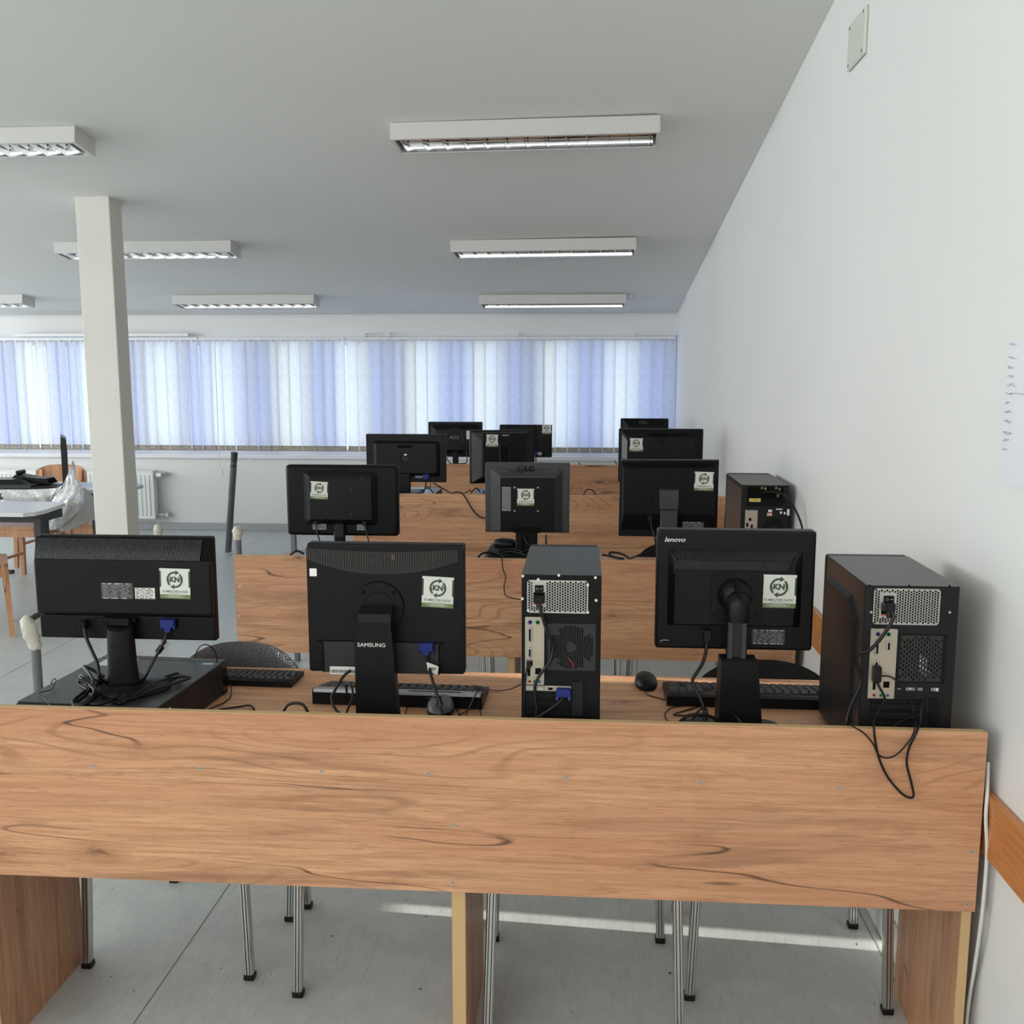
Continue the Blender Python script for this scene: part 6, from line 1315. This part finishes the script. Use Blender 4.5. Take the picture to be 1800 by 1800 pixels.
def wrapsheet():
    t = thing('bubble_wrap', 'large sheet of bubble wrap draped over the rear left table edge', 'packaging', (-3.8, 6.9, .3))
    pts = {}
    def sheet(pxs, Ys, nm, mt, lb=None):
        """bilinear patch through a px grid at given depths"""
        m = MB(mt); R_ = len(pxs); C_ = len(pxs[0]); v = []
        K = 5
        def samp(u, w):
            x = u*(C_-1); y = w*(R_-1); i = min(int(x), C_-2); j = min(int(y), R_-2); fx, fy = x-i, y-j
            def P(i, j): return at(pxs[j][i][0], pxs[j][i][1], Ys[j][i])
            q = P(i, j)*(1-fx)*(1-fy)+P(i+1, j)*fx*(1-fy)+P(i, j+1)*(1-fx)*fy+P(i+1, j+1)*fx*fy
            return tuple(q+Vector((0, .012*math.sin(u*23+w*9)*math.sin(w*17), 0)))
        m.grid(samp, (C_-1)*K, (R_-1)*K, mt); return part(nm, m, t, lb)
    sheet([[(5, 861), (50, 861), (100, 858), (112, 852)], [(2, 872), (50, 874), (85, 872), (100, 866)], [(10, 884), (50, 886), (80, 886), (90, 880)]], [[6.94]*4, [6.90]*4, [6.93]*4], 'hanging_edge', BUB)
    sheet([[(128, 808), (129, 809), (130, 812), (131, 815)], [(116, 840), (122, 836), (128, 834), (135, 846)], [(110, 858), (122, 852), (135, 850), (146, 854)], [(100, 868), (118, 866), (135, 864), (147, 870)], [(80, 895), (102, 885), (122, 878), (146, 884)], [(74, 915), (95, 908), (115, 900), (138, 900)], [(76, 928), (92, 932), (106, 928), (122, 916)]],
          [[6.85]*4, [6.83]*4, [6.8]*4, [6.76, 6.74, 6.72, 6.74], [6.72, 6.68, 6.66, 6.7], [6.72, 6.66, 6.66, 6.72], [6.74, 6.70, 6.72, 6.76]], 'crumpled_front', BUB)
    sheet([[(146, 856), (155, 862), (163, 872), (166, 885)], [(146, 884), (152, 886), (158, 890), (166, 898)], [(138, 902), (146, 904), (154, 906), (166, 912)], [(122, 918), (132, 922), (146, 920), (166, 914)], [(100, 932), (112, 935), (128, 930), (146, 922)]], [[6.84, 6.9, 6.95, 7.0], [6.8, 6.86, 6.9, 6.98], [6.78, 6.82, 6.88, 6.96], [6.78, 6.82, 6.86, 6.92], [6.76, 6.8, 6.84, 6.88]], 'smooth_side', BAG, 'smooth grey-white outer side')
wrapsheet()
def flat_monitor():
    z = .751; t = thing('monitor', 'black monitor lying face down on the rear left table', 'monitor', (-4.55, 7.2, z), R(6))
    c = atz(15, 855, z); cx, cy = c.x-.02, 7.15
    m = MB(DGREY); m.box(cx-.30, cx+.27, cy-.15, cy+.15, z, z+.03, c=.006); part('bezel', m, t)
    m = MB(BLK2); m.loft([[(cx-.26, cy-.12, z+.03), (cx+.24, cy-.12, z+.03), (cx+.24, cy+.12, z+.03), (cx-.26, cy+.12, z+.03)], [(cx-.18, cy-.07, z+.065), (cx+.14, cy-.07, z+.065), (cx+.14, cy+.07, z+.065), (cx-.18, cy+.07, z+.065)]], BLK2, False); part('rear_shell', m, t)
    m = MB(STW); m.box(cx-.02, cx+.10, cy-.07, cy-.02, z+.058, z+.067); part('sticker', m, t, 'pale label')
    t2 = thing('monitor_stand', 'black detached monitor stand lying on the rear left table', 'stand', (cx+.35, cy+.08, z))
    m = MB(BLK2); P = [at(28, 838, 7.25), at(35, 833, 7.25), at(60, 838, 7.25), at(88, 840, 7.25), at(95, 849, 7.25), at(60, 850, 7.25)]
    m.loft([[tuple(p+Vector((0, dy, 0))) for p in P] for dy in (-.06, .06)], BLK2, False); part('arm', m, t2)
    m = MB(BLK2); q = at(36, 831, 7.25); m.cyl((q.x-.03, 7.25, q.z), (q.x+.035, 7.25, q.z+.01), .016, n=10); part('hinge', m, t2)
    m = MB(BLK2); q = atz(90, 853, z); m.prism(rrect(q.x-.16, q.x+.12, 7.05, 7.3, .05), z+.0005, z+.014, ax='z'); part('base', m, t2)
flat_monitor()
def edge_on():
    Y = 7.12; t = thing('monitor', 'black monitor seen edge-on, standing upright on the rear left table', 'monitor', (at(113, 853, Y).x, Y, .751))
    a = rect((105.5, 768, 117.5, 852), Y)
    k = at(113, 810, Y).x/Y; m = MB(BLK2)
    def sh(pts, y0, y1): m.loft([[(at(px, py, Y).x+k*(y-Y), y, at(px, py, Y).z) for px, py in pts] for y in (y0, y1)], BLK2, False)
    sh(((106, 768), (112, 770), (116.5, 773), (117, 786), (106.5, 786)), Y, Y+.30); sh(((106.5, 786), (118, 786), (120.5, 838), (116, 853), (110.5, 853)), Y, Y+.31); part('panel', m, t)
    m = MB(BLK2); c = at(95, 852, Y); m.prism(rrect(c.x-.10, c.x+.09, Y-.04, Y+.16, .03), .7505, .762, ax='z'); part('base', m, t)
edge_on()
def wood_chair(label, cx, cy, rz, back=True, s=1.0):
    t = thing('wooden_chair', label, 'chair', (cx, cy, 0), rz, 'beech chairs by the left tables'); sz = .45*s
    m = MB(BEECH); m.prism(rrect(cx-.20, cx+.20, cy-.20, cy+.20, .03), sz-.012, sz+.008, ax='z'); part('seat', m, t)
    for sx in (-1, 1):
        for sy in (-1, 1):
            x, y = cx+sx*.18, cy+sy*.18; fx, fy = x+sx*.015, y+sy*.02
            m = MB(BEECH); h = .018; top = sz-.012
            m.loft([[(X+a*h*k, Y+b*h*k, z) for a, b in ((-1, -1), (1, -1), (1, 1), (-1, 1))] for X, Y, z, k in ((fx, fy, 0, .8), (x, y, top, 1.1))], BEECH, False); part('leg', m, t)
    for sy in (-1, 1): m = MB(BEECH); m.box(cx-.17, cx+.17, cy+sy*.18-.01, cy+sy*.18+.01, sz-.075, sz-.013); part('apron', m, t)
    for sx in (-1, 1): m = MB(BEECH); m.box(cx+sx*.18-.01, cx+sx*.18+.01, cy-.17, cy+.17, sz-.075, sz-.013); part('apron', m, t); m = MB(BEECH); m.box(cx+sx*.186-.008, cx+sx*.186+.008, cy-.18, cy+.18, .17, .19); part('stretcher', m, t)
    if back:
        for sx in (-1, 1): m = MB(BEECH); m.loft([[(X+a*.014, Y+b*.012, z) for a, b in ((-1, -1), (1, -1), (1, 1), (-1, 1))] for X, Y, z in ((cx+sx*.17, cy+.19, sz-.012), (cx+sx*.18, cy+.25, sz+.36))], BEECH, False); part('back_post', m, t)
        m = MB(BEECH, SCREW)
        def f(o):
            def q(u, v): a = (u-.5)*2; return (cx+.225*a, cy+.235+.06*(1-a*a)*1+o, sz+.25+.15*v*(1-.35*a**4)+0.0)
            return q
        m.grid(f(0), 16, 4, BEECH); m.grid(f(.012), 16, 4, BEECH); m.grid(lambda u, v: tuple(Vector(f(0)(u, 1)).lerp(Vector(f(.012)(u, 1)), v)), 16, 1, BEECH); part('back_board', m, t)
    return t
p = at(105, 850, 8.1)
wood_chair('wooden chair with curved back behind the rear left table', at(98, 840, 8.1).x, 7.95, R(0), s=.93)
p = atz(33, 1012, 0)
wood_chair('wooden chair under the nearer left table, leg left of the ribbed wide monitor', -4.30, 7.43-.05+.17-.30+.02, R(0), False, 1.0)
wood_chair('wooden chair between the wrap and the column, seat half hidden', -3.79, 7.72-.30, R(4), False, 1.0)
wood_chair('wooden chair cut by the left picture edge, nearest of the wooden chairs', -3.80, 5.756, R(32), False)
m = MB(PRK); p = atz(18, 1008, .0); m.box(p.x-.04, p.x+.03, p.y-.02, p.y+.02, .001, .03, c=.006); solo('black_block', m, 'small black object on the floor behind the nearest wooden chair', 'object')
